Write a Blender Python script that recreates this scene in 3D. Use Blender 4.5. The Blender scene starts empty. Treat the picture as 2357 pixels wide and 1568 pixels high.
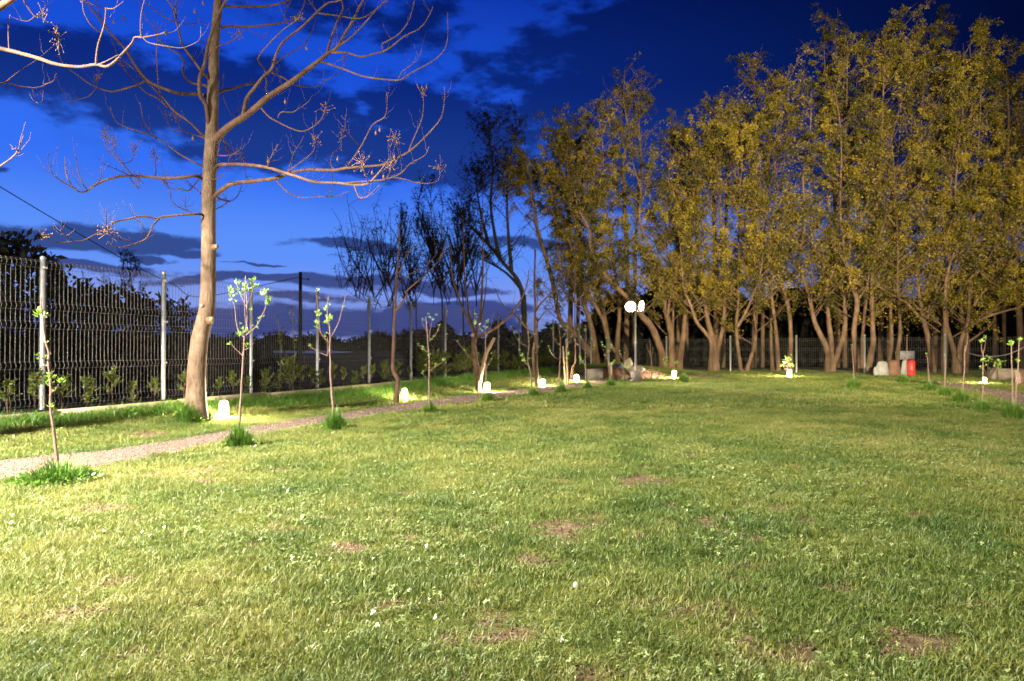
import bpy, math, random
import numpy as np
from mathutils import Vector, Matrix, noise as mnoise

RNG = np.random.default_rng(7)
SC = bpy.context.scene
COL = SC.collection
PI = math.pi

# ------------------------------------------------------------------ camera, world, exposure
EYE = 1.15
FPX = 1571.0                       # focal length in pixels of a 2357 px wide picture
PITCH = math.atan(19.0 / FPX)
cam_data = bpy.data.cameras.new('camera')
cam_data.sensor_width = 36.0
cam_data.lens = 36.0 * FPX / 2357.0
cam_data.clip_start = 0.05
cam_data.clip_end = 6000.0
cam_data.dof.use_dof = True
cam_data.dof.focus_distance = 3.7
cam_data.dof.aperture_fstop = 3.5
cam = bpy.data.objects.new('camera', cam_data)
cam.location = (0, 0, EYE)
cam.rotation_euler = (PI / 2 + PITCH, 0, 0)
COL.objects.link(cam)
SC.camera = cam

SC.render.engine = 'CYCLES'
SC.cycles.use_denoising = True
SC.cycles.max_bounces = 6
SC.cycles.diffuse_bounces = 2
SC.cycles.transparent_max_bounces = 4
SC.cycles.sample_clamp_indirect = 4.0
SC.cycles.volume_bounces = 0
SC.view_settings.view_transform = 'Standard'
SC.view_settings.look = 'None'
SC.view_settings.gamma = 1.0
SC.view_settings.exposure = 0.0
SC.view_settings.use_curve_mapping = False


# floodlights outside the picture: position, aim, watts, cone, blend, colour, radius
LIGHT_A = ((-8.0, 2.4, 5.5), (-4.0, 5.5, 0.0), 50000, 106, 1.0, (1.0, 0.92, 0.79), 0.35)
LIGHT_B = ((6.0, -6.0, 4.4), (13.0, 33.0, 8.8), 225000, 44, 1.0, (1.0, 0.86, 0.55), 0.22)


def ray(x, y):
    u = (x - 1178.5) / FPX
    v = (784.0 - y) / FPX
    return np.array([u, math.cos(PITCH) - v * math.sin(PITCH), math.sin(PITCH) + v * math.cos(PITCH)])


def at(x, y, Y):
    """the world point seen at photo position (x, y) that stands Y metres out"""
    d = ray(x, y)
    return d * (Y / d[1]) + np.array([0, 0, EYE])


def azel(x, y):
    d = ray(x, y)
    d = d / np.linalg.norm(d)
    return math.atan2(d[0], d[1]), math.asin(d[2])


def make_world():
    w = bpy.data.worlds.new('World')
    SC.world = w
    w.use_nodes = True
    nt = w.node_tree
    N, L = nt.nodes, nt.links
    N.clear()

    def n(t, **kw):
        o = N.new(t)
        for k, v in kw.items():
            setattr(o, k, v)
        return o

    def math_(op, a, b=None, c=None, clamp=False):
        m = n('ShaderNodeMath', operation=op, use_clamp=clamp)
        for i, q in enumerate((a, b, c)):
            if q is None:
                continue
            if isinstance(q, (int, float)):
                m.inputs[i].default_value = q
            else:
                L.new(q, m.inputs[i])
        return m.outputs[0]

    def smooth(v, lo, hi):
        m = n('ShaderNodeMapRange', interpolation_type='SMOOTHSTEP')
        L.new(v, m.inputs[0])
        m.inputs[1].default_value = lo
        m.inputs[2].default_value = hi
        return m.outputs[0]

    def mix(f, a, b, mode='MIX'):
        m = n('ShaderNodeMix', data_type='RGBA', blend_type=mode)
        for sock, q in ((m.inputs[0], f), (m.inputs[6], a), (m.inputs[7], b)):
            if isinstance(q, (int, float)):
                sock.default_value = q
            elif isinstance(q, tuple):
                sock.default_value = (*q, 1)
            else:
                L.new(q, sock)
        return m.outputs[2]

    tc = n('ShaderNodeTexCoord')
    sep = n('ShaderNodeSeparateXYZ')
    L.new(tc.outputs['Generated'], sep.inputs[0])
    az = math_('ARCTAN2', sep.outputs[0], sep.outputs[1])
    el = math_('ARCSINE', sep.outputs[2])
    # clear sky: after-glow low on the left, deep blue overhead and to the right
    ramp = n('ShaderNodeValToRGB')
    cr = ramp.color_ramp
    cr.interpolation = 'EASE'
    stops = SKY_STOPS
    while len(cr.elements) < len(stops):
        cr.elements.new(0.5)
    for e, (p, c) in zip(cr.elements, stops):
        e.position = p
        e.color = (*c, 1)
    L.new(math_('MULTIPLY', el, 1.0 / math.radians(60.0), clamp=True), ramp.inputs[0])
    # falls off with the angle from the after-glow
    g = azel(520, 790)
    gv = n('ShaderNodeVectorMath', operation='DOT_PRODUCT')
    L.new(tc.outputs['Generated'], gv.inputs[0])
    gv.inputs[1].default_value = (math.sin(g[0]), math.cos(g[0]), 0.0)
    ang = math_('ARCCOSINE', gv.outputs['Value'])
    fall = n('ShaderNodeMapRange', interpolation_type='SMOOTHSTEP')
    L.new(ang, fall.inputs[0])
    fall.inputs[1].default_value = math.radians(22)
    fall.inputs[2].default_value = math.radians(72)
    fall.inputs[3].default_value = 1.0
    fall.inputs[4].default_value = 0.07
    clear = mix(1.0, ramp.outputs[0], fall.outputs[0], 'MULTIPLY')
    # clouds: soft bodies torn by noise
    comb = n('ShaderNodeCombineXYZ')
    L.new(az, comb.inputs[0])
    L.new(el, comb.inputs[1])
    nz = n('ShaderNodeTexNoise')
    nz.inputs['Scale'].default_value = 7.0
    nz.inputs['Detail'].default_value = 6.0
    nz.inputs['Roughness'].default_value = 0.55
    mp = n('ShaderNodeMapping')
    mp.inputs['Scale'].default_value = (1.0, 2.3, 1.0)
    L.new(comb.outputs[0], mp.inputs[0])
    L.new(mp.outputs[0], nz.inputs[0])
    off = n('ShaderNodeVectorMath', operation='SUBTRACT')
    L.new(nz.outputs['Color'], off.inputs[0])
    off.inputs[1].default_value = (0.5, 0.5, 0.5)
    ofs = n('ShaderNodeVectorMath', operation='MULTIPLY')
    L.new(off.outputs[0], ofs.inputs[0])
    ofs.inputs[1].default_value = (0.16, 0.055, 0.0)
    warp = n('ShaderNodeVectorMath', operation='ADD')
    L.new(comb.outputs[0], warp.inputs[0])
    L.new(ofs.outputs[0], warp.inputs[1])
    acc = None
    for (x, y, rx, ry, s) in CLOUDS:
        a0, e0 = azel(x, y)
        sub = n('ShaderNodeVectorMath', operation='SUBTRACT')
        L.new(warp.outputs[0], sub.inputs[0])
        sub.inputs[1].default_value = (a0, e0, 0)
        mul = n('ShaderNodeVectorMath', operation='MULTIPLY')
        L.new(sub.outputs[0], mul.inputs[0])
        mul.inputs[1].default_value = (FPX / rx, FPX / ry, 0)
        ln = n('ShaderNodeVectorMath', operation='LENGTH')
        L.new(mul.outputs[0], ln.inputs[0])
        q = math_('MULTIPLY_ADD', ln.outputs['Value'], -s, 1.15 * s)
        acc = q if acc is None else math_('SMOOTH_MAX', acc, q, 0.15)
    n2 = n('ShaderNodeTexNoise')
    n2.inputs['Scale'].default_value = 20.0
    n2.inputs['Detail'].default_value = 7.0
    n2.inputs['Roughness'].default_value = 0.6
    L.new(mp.outputs[0], n2.inputs[0])
    dens = math_('ADD', acc, math_('MULTIPLY_ADD', n2.outputs['Fac'], 1.7, -0.88))
    cover = smooth(dens, -0.12, 0.42)
    # thin veil high up
    n3 = n('ShaderNodeTexNoise')
    n3.inputs['Scale'].default_value = 5.0
    n3.inputs['Detail'].default_value = 8.0
    L.new(mp.outputs[0], n3.inputs[0])
    veil = math_('MULTIPLY', smooth(n3.outputs['Fac'], 0.45, 0.75), math_('MULTIPLY', smooth(el, 0.12, 0.35), 0.55))
    cover = math_('MAXIMUM', cover, veil)
    cloudcol = mix(1.0, clear, (0.24, 0.18, 0.22), 'MULTIPLY')
    low = mix(smooth(el, 0.0, 0.12), (0.008, 0.028, 0.20), cloudcol)
    low = mix(smooth(ang, 0.5, 0.9), low, cloudcol)
    cloudcol = low
    allsky = mix(math_('MULTIPLY', cover, 0.9), clear, cloudcol)
    below = mix(smooth(sep.outputs[2], -0.02, 0.0), (0.01, 0.012, 0.02), allsky)
    bg = n('ShaderNodeBackground')
    bg.inputs[1].default_value = 1.0
    L.new(below, bg.inputs[0])
    out = n('ShaderNodeOutputWorld')
    L.new(bg.outputs[0], out.inputs[0])


# elevation / 60 deg -> colour of the clear sky near the after-glow
SKY_STOPS = [
    (0.00, (0.20, 0.26, 0.66)),
    (0.06, (0.21, 0.32, 0.84)),
    (0.13, (0.11, 0.29, 0.97)),
    (0.24, (0.035, 0.165, 0.92)),
    (0.36, (0.010, 0.08, 0.68)),
    (0.50, (0.004, 0.035, 0.42)),
    (1.00, (0.002, 0.014, 0.20)),
]
# soft cloud bodies in the evening sky: position, half sizes, weight
CLOUDS = [
    (150, 160, 190, 75, 1.0), (330, 225, 170, 75, 1.0), (560, 235, 230, 85, 1.1), (690, 290, 190, 70, 1.1), (560, 330, 170, 60, 1.0),
    (800, 330, 120, 45, 0.8), (960, 255, 150, 60, 1.0), (1060, 320, 190, 80, 1.1), (920, 350, 160, 60, 1.0), (1140, 400, 170, 50, 1.0),
    (1150, 170, 110, 45, 0.55), (1330, 230, 180, 80, 0.9), (1260, 120, 120, 50, 0.6), (1500, 120, 240, 130, 1.2), (1800, 100, 420, 160, 1.3),
    (2250, 150, 500, 260, 1.3), (1600, 330, 350, 150, 1.0), (760, 30, 160, 45, 0.5), (960, 60, 120, 70, 0.6),
    (150, 553, 230, 19, 1.2), (300, 546, 130, 22, 1.2), (400, 570, 90, 13, 1.0), (60, 545, 120, 24, 1.1),
    (790, 558, 105, 12, 1.1), (880, 566, 75, 14, 1.1), (620, 607, 75, 4, 1.0), (330, 592, 60, 8, 1.0),
    (180, 612, 190, 11, 1.1), (600, 645, 220, 10, 1.1), (850, 655, 170, 16, 1.2), (1000, 672, 160, 16, 1.2),
    (680, 688, 120, 9, 1.0), (1050, 720, 200, 20, 1.2), (600, 735, 420, 30, 1.4), (900, 745, 300, 32, 1.4), (250, 740, 400, 36, 1.3),
    (1100, 420, 100, 25, 0.7), (1250, 560, 200, 14, 0.7), (40, 383, 30, 8, 0.9),
]
make_world()

# ------------------------------------------------------------------ helpers


def tag(o, label=None, cat=None, group=None, kind=None):
    for k, v in (('label', label), ('category', cat), ('group', group), ('kind', kind)):
        if v:
            o[k] = v
    return o


def thing(name, label, cat, loc, group=None, rotz=0.0):
    o = bpy.data.objects.new(name, None)
    o.empty_display_size = 0.1
    o.location = tuple(float(q) for q in loc)
    o.rotation_euler = (0, 0, rotz)
    COL.objects.link(o)
    return tag(o, label, cat, group)


class MB:
    """collects vertices and faces, then links them as one mesh object"""

    def __init__(self):
        self.v, self.f, self.t, self.n = [], [], [], 0

    def add(self, verts, faces, tone=None):
        verts = np.asarray(verts, float).reshape(-1, 3)
        faces = np.asarray(faces, int)
        self.v.append(verts)
        self.f.append(faces + self.n)
        self.t.append(np.full(len(verts), 0.5) if tone is None else np.broadcast_to(np.asarray(tone, float), (len(verts),)))
        self.n += len(verts)
        return self

    def tube(self, pts, rad, sides=6, tone=None, cap=True):
        p = np.asarray(pts, float)
        r = np.broadcast_to(np.asarray(rad, float), (len(p),))
        t = np.gradient(p, axis=0)
        t /= np.linalg.norm(t, axis=1)[:, None] + 1e-9
        ref = np.array([0, 0, 1.0]) if abs(t[0][2]) < 0.9 else np.array([1.0, 0, 0])
        u = np.empty_like(p)
        a = np.cross(t[0], ref)
        a /= np.linalg.norm(a) + 1e-9
        for i in range(len(p)):
            a = a - t[i] * a.dot(t[i])
            a /= np.linalg.norm(a) + 1e-9
            u[i] = a
        w = np.cross(t, u)
        th = np.arange(sides) * 2 * PI / sides
        ring = (u[:, None, :] * np.cos(th)[None, :, None] + w[:, None, :] * np.sin(th)[None, :, None]) * r[:, None, None] + p[:, None, :]
        n = len(p)
        i, j = np.meshgrid(np.arange(n - 1), np.arange(sides), indexing='ij')
        j2 = (j + 1) % sides
        q = np.stack([i * sides + j, i * sides + j2, (i + 1) * sides + j2, (i + 1) * sides + j], -1).reshape(-1, 4)
        self.add(ring.reshape(-1, 3), q, tone)
        if cap and sides > 3:
            base = self.n - n * sides
            self.f.append(np.array([[base + (n - 1) * sides + k for k in (0, m, m + 1, m + 1)] for m in range(1, sides - 1)]))
        return self

    def box(self, c, s, rot=None, tone=None, taper=1.0):
        c, s = np.asarray(c, float), np.asarray(s, float) / 2
        v = np.array([[x, y, z] for z in (-1, 1) for y in (-1, 1) for x in (-1, 1)], float)
        v[v[:, 2] > 0, :2] *= taper
        v = v * s
        if rot is not None:
            v = v @ np.array(Matrix.Rotation(rot, 3, 'Z')).T
        return self.add(v + c, [[0, 2, 3, 1], [4, 5, 7, 6], [0, 1, 5, 4], [2, 6, 7, 3], [0, 4, 6, 2], [1, 3, 7, 5]], tone)

    def lathe(self, c, prof, sides=16, tone=None):
        pr = np.asarray(prof, float)
        th = np.arange(sides) * 2 * PI / sides
        v = np.stack([pr[:, None, 0] * np.cos(th), pr[:, None, 0] * np.sin(th), np.broadcast_to(pr[:, None, 1], (len(pr), sides))], -1)
        n = len(pr)
        i, j = np.meshgrid(np.arange(n - 1), np.arange(sides), indexing='ij')
        j2 = (j + 1) % sides
        q = np.stack([i * sides + j, i * sides + j2, (i + 1) * sides + j2, (i + 1) * sides + j], -1).reshape(-1, 4)
        return self.add(v.reshape(-1, 3) + np.asarray(c, float), q, tone)

    def leaves(self, pos, axis, size, width, rng, tone=None, fold=0.15):
        """rhombic leaves at pos pointing along axis"""
        pos = np.asarray(pos, float)
        n = len(pos)
        if n == 0:
            return self
        ax = np.asarray(axis, float)
        ax = ax / (np.linalg.norm(ax, axis=1)[:, None] + 1e-9)
        r = rng.normal(size=(n, 3))
        s = np.cross(ax, r)
        s /= np.linalg.norm(s, axis=1)[:, None] + 1e-9
        nn = np.cross(ax, s)
        size = np.broadcast_to(np.asarray(size, float), (n,))[:, None]
        wd = np.broadcast_to(np.asarray(width, float), (n,))[:, None]
        a = pos
        b = pos + ax * size * 0.45 + s * wd * 0.5 + nn * wd * fold
        c = pos + ax * size
        d = pos + ax * size * 0.45 - s * wd * 0.5 + nn * wd * fold
        v = np.stack([a, b, c, d], 1).reshape(-1, 3)
        f = np.arange(n * 4).reshape(n, 4)
        tn = np.repeat(rng.random(n) if tone is None else np.broadcast_to(np.asarray(tone, float), (n,)), 4)
        return self.add(v, f, tn)

    def mesh(self, name, mat, origin=(0, 0, 0), smooth=True):
        me = bpy.data.meshes.new(name)
        v = np.concatenate(self.v) - np.asarray(origin, float)
        loops, starts, k = [], [], 0
        for f in self.f:
            if len(f) == 0:
                continue
            if f.shape[1] == 4:
                tri = f[:, 2] == f[:, 3]
                for sub in (f[~tri], f[tri][:, :3]):
                    if len(sub):
                        loops.append(sub.ravel())
                        starts.append(k + np.arange(len(sub)) * sub.shape[1])
                        k += sub.size
            else:
                loops.append(f.ravel())
                starts.append(k + np.arange(len(f)) * f.shape[1])
                k += f.size
        loops = np.concatenate(loops).astype(np.int32)
        starts = np.concatenate(starts).astype(np.int32)
        me.vertices.add(len(v))
        me.vertices.foreach_set('co', v.astype(np.float32).ravel())
        me.loops.add(len(loops))
        me.loops.foreach_set('vertex_index', loops)
        me.polygons.add(len(starts))
        me.polygons.foreach_set('loop_start', starts)
        if smooth:
            me.polygons.foreach_set('use_smooth', np.ones(len(starts), bool))
        att = me.attributes.new('tone', 'FLOAT', 'POINT')
        att.data.foreach_set('value', np.concatenate(self.t).astype(np.float32))
        me.materials.append(mat)
        me.update(calc_edges=True)
        return me

    def build(self, name, mat, parent=None, origin=(0, 0, 0), smooth=True):
        o = bpy.data.objects.new(name, self.mesh(name, mat, origin, smooth))
        COL.objects.link(o)
        if parent is not None:
            o.parent = parent
        return o


def link_mesh(name, me, parent=None, loc=(0, 0, 0), rot=(0, 0, 0), scale=1.0):
    o = bpy.data.objects.new(name, me)
    o.location = tuple(float(q) for q in loc)
    o.rotation_euler = rot
    o.scale = (scale,) * 3 if isinstance(scale, (int, float)) else scale
    COL.objects.link(o)
    if parent is not None:
        o.parent = parent
    return o


def curve(pts, step=None, n=None):
    """Catmull-Rom through pts, resampled"""
    p = np.asarray(pts, float)
    if len(p) == 2:
        m = n or 4
        return p[0] + (p[1] - p[0]) * np.linspace(0, 1, m)[:, None]
    q = np.vstack([2 * p[0] - p[1], p, 2 * p[-1] - p[-2]])
    k = n or 4
    out = []
    for i in range(1, len(q) - 2):
        t = np.linspace(0, 1, k, endpoint=False)[:, None]
        a, b, c, d = q[i - 1], q[i], q[i + 1], q[i + 2]
        out.append(0.5 * (2 * b + (c - a) * t + (2 * a - 5 * b + 4 * c - d) * t ** 2 + (3 * b - a - 3 * c + d) * t ** 3))
    out.append(p[-1][None])
    return np.vstack(out)


def sstep(lo, hi, x):
    t = np.clip((np.asarray(x, float) - lo) / (hi - lo), 0, 1)
    return t * t * (3 - 2 * t)


def vnoise(x, y, s=1.0, seed=0.0):
    x, y = np.broadcast_arrays(np.asarray(x, float), np.asarray(y, float))
    return np.array([mnoise.noise((a * s + seed, b * s - seed * 0.7, seed * 1.3)) for a, b in zip(x.ravel(), y.ravel())]).reshape(x.shape)


# ------------------------------------------------------------------ materials
MATS = {}


def nodes(name):
    m = bpy.data.materials.new(name)
    m.use_nodes = True
    nt = m.node_tree
    nt.nodes.clear()
    out = nt.nodes.new('ShaderNodeOutputMaterial')
    MATS[name] = m
    return m, nt, nt.nodes, nt.links, out


def ramp_node(N, stops):
    r = N.new('ShaderNodeValToRGB')
    while len(r.color_ramp.elements) < len(stops):
        r.color_ramp.elements.new(0.5)
    for e, (p, c) in zip(r.color_ramp.elements, stops):
        e.position = p
        e.color = (*c, 1)
    return r


def solid(name, stops, rough=0.7, scale=8.0, bump=0.2, bscale=None, metal=0.0, stretch=(1, 1, 1), spec=0.4, detail=6.0, dist=0.02, mottle=0.0):
    """principled material whose colour and relief come from noise in object space"""
    m, nt, N, L, out = nodes(name)
    tc = N.new('ShaderNodeTexCoord')
    mp = N.new('ShaderNodeMapping')
    mp.inputs['Scale'].default_value = stretch
    L.new(tc.outputs['Object'], mp.inputs[0])
    nz = N.new('ShaderNodeTexNoise')
    nz.inputs['Scale'].default_value = scale
    nz.inputs['Detail'].default_value = detail
    nz.inputs['Roughness'].default_value = 0.65
    L.new(mp.outputs[0], nz.inputs[0])
    r = ramp_node(N, stops)
    L.new(nz.outputs['Fac'], r.inputs[0])
    b = N.new('ShaderNodeBsdfPrincipled')
    col = r.outputs[0]
    if mottle:
        n3 = N.new('ShaderNodeTexNoise')
        n3.inputs['Scale'].default_value = mottle
        n3.inputs['Detail'].default_value = 5
        n3.inputs['Roughness'].default_value = 0.7
        L.new(tc.outputs['Object'], n3.inputs[0])
        r3 = ramp_node(N, [(0.3, (0.55, 0.52, 0.47)), (0.5, (0.88, 0.84, 0.80)), (0.68, (1.2, 1.18, 1.15))])
        L.new(n3.outputs['Fac'], r3.inputs[0])
        mm = N.new('ShaderNodeMix')
        mm.data_type = 'RGBA'
        mm.blend_type = 'MULTIPLY'
        mm.inputs[0].default_value = 1.0
        L.new(col, mm.inputs[6])
        L.new(r3.outputs[0], mm.inputs[7])
        col = mm.outputs[2]
    L.new(col, b.inputs['Base Color'])
    b.inputs['Roughness'].default_value = rough
    b.inputs['Metallic'].default_value = metal
    b.inputs['Specular IOR Level'].default_value = spec
    if bump:
        n2 = N.new('ShaderNodeTexNoise')
        n2.inputs['Scale'].default_value = bscale or scale * 3
        n2.inputs['Detail'].default_value = 8
        L.new(mp.outputs[0], n2.inputs[0])
        bp = N.new('ShaderNodeBump')
        bp.inputs['Strength'].default_value = bump
        bp.inputs['Distance'].default_value = dist
        L.new(n2.outputs['Fac'], bp.inputs['Height'])
        L.new(bp.outputs[0], b.inputs['Normal'])
    L.new(b.outputs[0], out.inputs[0])
    return m


def leafmat(name, stops, trans=0.35, rough=0.5, instancer=None, gloss=0.06):
    """thin leaf: colour by the tone of each leaf, part of the light passes through"""
    m, nt, N, L, out = nodes(name)
    a = N.new('ShaderNodeAttribute')
    a.attribute_name = 'tone'
    val = a.outputs['Fac']
    if instancer:
        a2 = N.new('ShaderNodeAttribute')
        a2.attribute_type = 'INSTANCER'
        a2.attribute_name = instancer
        mx = N.new('ShaderNodeMath')
        mx.operation = 'ADD'
        s = N.new('ShaderNodeMath')
        s.operation = 'MULTIPLY'
        s.inputs[1].default_value = 0.5
        L.new(val, s.inputs[0])
        L.new(s.outputs[0], mx.inputs[0])
        L.new(a2.outputs['Fac'], mx.inputs[1])
        val = mx.outputs[0]
    r = ramp_node(N, stops)
    L.new(val, r.inputs[0])
    d = N.new('ShaderNodeBsdfDiffuse')
    t = N.new('ShaderNodeBsdfTranslucent')
    g = N.new('ShaderNodeBsdfGlossy')
    g.inputs['Roughness'].default_value = rough
    g.inputs['Color'].default_value = (0.9, 0.9, 0.9, 1)
    L.new(r.outputs[0], d.inputs[0])
    L.new(r.outputs[0], t.inputs[0])
    m1 = N.new('ShaderNodeMixShader')
    m1.inputs[0].default_value = trans
    L.new(d.outputs[0], m1.inputs[1])
    L.new(t.outputs[0], m1.inputs[2])
    m2 = N.new('ShaderNodeMixShader')
    m2.inputs[0].default_value = gloss
    L.new(m1.outputs[0], m2.inputs[1])
    L.new(g.outputs[0], m2.inputs[2])
    L.new(m2.outputs[0], out.inputs[0])
    return m


def emit(name, col, strength):
    m, nt, N, L, out = nodes(name)
    e = N.new('ShaderNodeEmission')
    e.inputs[0].default_value = (*col, 1)
    e.inputs[1].default_value = strength
    L.new(e.outputs[0], out.inputs[0])
    return m


M_BARK_PALE = solid('bark_pale', [(0.25, (0.075, 0.050, 0.033)), (0.5, (0.155, 0.108, 0.075)), (0.75, (0.235, 0.172, 0.122))], 0.85, 7.0, 0.8, 34, stretch=(1, 1, 0.3), dist=0.02, mottle=4.5, spec=0.15)
M_BARK_TWIG = solid('bark_twig', [(0.3, (0.07, 0.039, 0.026)), (0.7, (0.14, 0.086, 0.058))], 0.8, 9.0, 0.4, 40, dist=0.008, mottle=3.0, spec=0.15)
M_BARK_RED = solid('bark_sapling', [(0.3, (0.06, 0.032, 0.025)), (0.55, (0.115, 0.066, 0.048)), (0.75, (0.20, 0.135, 0.10))], 0.6, 26.0, 0.4, 60, stretch=(1, 1, 1.5), dist=0.004)
M_BARK_WILLOW = solid('bark_willow', [(0.25, (0.06, 0.037, 0.024)), (0.5, (0.13, 0.084, 0.055)), (0.75, (0.21, 0.145, 0.098))], 0.9, 4.0, 1.0, 16, stretch=(1, 1, 0.3), dist=0.06, mottle=1.6, spec=0.1)
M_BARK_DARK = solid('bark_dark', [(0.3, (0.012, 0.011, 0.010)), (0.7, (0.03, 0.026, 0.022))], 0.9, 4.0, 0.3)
M_CUT = solid('cut_wood', [(0.3, (0.20, 0.13, 0.08)), (0.7, (0.30, 0.21, 0.13))], 0.8, 30.0, 0.2)
M_POD = solid('seed_pod', [(0.3, (0.09, 0.045, 0.025)), (0.7, (0.17, 0.10, 0.05))], 0.6, 20.0, 0.2)
M_WILLOW = leafmat('willow_leaf', [(0.0, (0.035, 0.038, 0.010)), (0.4, (0.13, 0.108, 0.014)), (0.75, (0.24, 0.18, 0.018)), (1.0, (0.34, 0.25, 0.03))], 0.4, gloss=0.015)
M_WILLOW_FRESH = leafmat('fresh_willow_leaf', [(0.0, (0.08, 0.10, 0.015)), (0.5, (0.14, 0.15, 0.02)), (1.0, (0.20, 0.17, 0.025))], 0.35)
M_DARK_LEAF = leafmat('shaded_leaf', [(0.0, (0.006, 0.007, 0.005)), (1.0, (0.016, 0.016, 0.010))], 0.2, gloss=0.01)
M_SAPLING_LEAF = leafmat('sapling_leaf', [(0.0, (0.10, 0.22, 0.02)), (0.6, (0.18, 0.32, 0.03)), (1.0, (0.28, 0.38, 0.06))], 0.35)
M_BLOSSOM = leafmat('blossom', [(0.0, (0.6, 0.6, 0.52)), (1.0, (0.8, 0.8, 0.72))], 0.3)
M_THUJA = leafmat('thuja_spray', [(0.0, (0.02, 0.036, 0.006)), (0.6, (0.055, 0.075, 0.010)), (1.0, (0.11, 0.12, 0.018))], 0.3, gloss=0.02)
M_GRASS = leafmat('grass_blade', [(0.0, (0.045, 0.088, 0.014)), (0.3, (0.10, 0.145, 0.025)), (0.55, (0.18, 0.20, 0.045)), (0.8, (0.25, 0.245, 0.07)), (1.0, (0.32, 0.28, 0.115))], 0.38, 0.5, 'tint', 0.025)
M_TALL = leafmat('tall_grass_blade', [(0.0, (0.03, 0.09, 0.012)), (0.5, (0.07, 0.16, 0.02)), (1.0, (0.16, 0.25, 0.04))], 0.38, 0.4, None, 0.03)
M_CLOVER = leafmat('clover_leaf', [(0.0, (0.09, 0.15, 0.03)), (0.6, (0.19, 0.25, 0.07)), (1.0, (0.38, 0.42, 0.2))], 0.25, 0.4, None, 0.1)
M_DAISY = leafmat('daisy_petal', [(0.0, (0.65, 0.65, 0.6)), (1.0, (0.8, 0.8, 0.76))], 0.3)
M_GALV = solid('galvanised_steel', [(0.3, (0.17, 0.17, 0.17)), (0.7, (0.27, 0.27, 0.265))], 0.45, 25.0, 0.05, metal=0.6)
M_WIRE = solid('coated_wire', [(0.3, (0.065, 0.06, 0.056)), (0.7, (0.10, 0.092, 0.086))], 0.55, 12.0, 0.0, metal=0.3)
M_DARKMETAL = solid('dark_metal', [(0.3, (0.045, 0.045, 0.05)), (0.7, (0.08, 0.08, 0.085))], 0.5, 12.0, 0.05, metal=0.4)
M_CONCRETE = solid('concrete', [(0.3, (0.10, 0.09, 0.08)), (0.7, (0.18, 0.165, 0.145))], 0.9, 6.0, 0.4, 40, dist=0.008)
M_KERB = solid('kerb_concrete', [(0.25, (0.16, 0.115, 0.075)), (0.5, (0.27, 0.20, 0.135)), (0.8, (0.36, 0.28, 0.20))], 0.9, 4.0, 0.4, 40, dist=0.008)
M_BEIGE = solid('beige_housing', [(0.3, (0.42, 0.35, 0.26)), (0.7, (0.52, 0.45, 0.35))], 0.6, 9.0, 0.1)
M_WOOD = solid('weathered_wood', [(0.3, (0.17, 0.11, 0.065)), (0.7, (0.30, 0.21, 0.13))], 0.8, 8.0, 0.3, stretch=(1, 1, 0.2))
M_MULCH = solid('wood_mulch', [(0.3, (0.07, 0.035, 0.022)), (0.55, (0.16, 0.085, 0.055)), (0.8, (0.26, 0.16, 0.11))], 0.95, 18.0, 1.0, 40, dist=0.04)
M_STONE = solid('field_stone', [(0.3, (0.13, 0.10, 0.08)), (0.7, (0.24, 0.195, 0.155))], 0.9, 6.0, 0.5)
M_WHITE = solid('white_cloth', [(0.3, (0.15, 0.147, 0.138)), (0.7, (0.25, 0.245, 0.23))], 0.85, 5.0, 0.4)
M_BROWNCLOTH = solid('brown_cloth', [(0.3, (0.09, 0.045, 0.03)), (0.7, (0.16, 0.085, 0.055))], 0.9, 7.0, 0.4)
M_RED = solid('red_plastic', [(0.3, (0.55, 0.02, 0.02)), (0.7, (0.68, 0.035, 0.03))], 0.4, 5.0, 0.05)
M_TARP = solid('dark_tarp', [(0.3, (0.015, 0.02, 0.04)), (0.7, (0.03, 0.045, 0.09))], 0.5, 6.0, 0.4)
M_GREYBOARD = solid('grey_board', [(0.3, (0.20, 0.19, 0.22)), (0.7, (0.30, 0.29, 0.33))], 0.7, 6.0, 0.1)
M_ROPE = solid('grey_cable', [(0.3, (0.16, 0.14, 0.12)), (0.7, (0.26, 0.23, 0.20))], 0.7, 20.0, 0.1)
M_CABLE = solid('black_cable', [(0.3, (0.008, 0.008, 0.01)), (0.7, (0.015, 0.015, 0.018))], 0.6, 20.0, 0.0)
M_FIELD = solid('dark_field', [(0.3, (0.010, 0.010, 0.008)), (0.7, (0.022, 0.02, 0.014))], 1.0, 0.4, 0.6, 3.0, spec=0.02, dist=0.1)
M_SHELL = solid('white_shell', [(0.3, (0.70, 0.67, 0.60)), (0.7, (0.8, 0.78, 0.72))], 0.35, 12.0, 0.1)
M_PEBBLE = leafmat('pebble', [(0.0, (0.07, 0.046, 0.036)), (0.5, (0.17, 0.12, 0.094)), (1.0, (0.36, 0.285, 0.235))], 0.0, 0.7, 'tint', 0.02)
M_CRUMB = leafmat('soil_crumb', [(0.0, (0.07, 0.042, 0.03)), (0.5, (0.17, 0.11, 0.075)), (1.0, (0.33, 0.25, 0.19))], 0.0, 0.7, 'tint', 0.01)
M_LED = emit('led_panel', (1.0, 0.93, 0.78), 3400.0)
M_GLOW = emit('lit_diffuser', (1.0, 0.84, 0.58), 2200.0)


def water_mat():
    m, nt, N, L, out = nodes('pond_water')
    b = N.new('ShaderNodeBsdfPrincipled')
    b.inputs['Base Color'].default_value = (0.01, 0.012, 0.016, 1)
    b.inputs['Roughness'].default_value = 0.42
    nz = N.new('ShaderNodeTexNoise')
    nz.inputs['Scale'].default_value = 0.6
    bp = N.new('ShaderNodeBump')
    bp.inputs['Strength'].default_value = 0.5
    L.new(nz.outputs['Fac'], bp.inputs['Height'])
    L.new(bp.outputs[0], b.inputs['Normal'])
    L.new(b.outputs[0], out.inputs[0])
    return m


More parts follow.
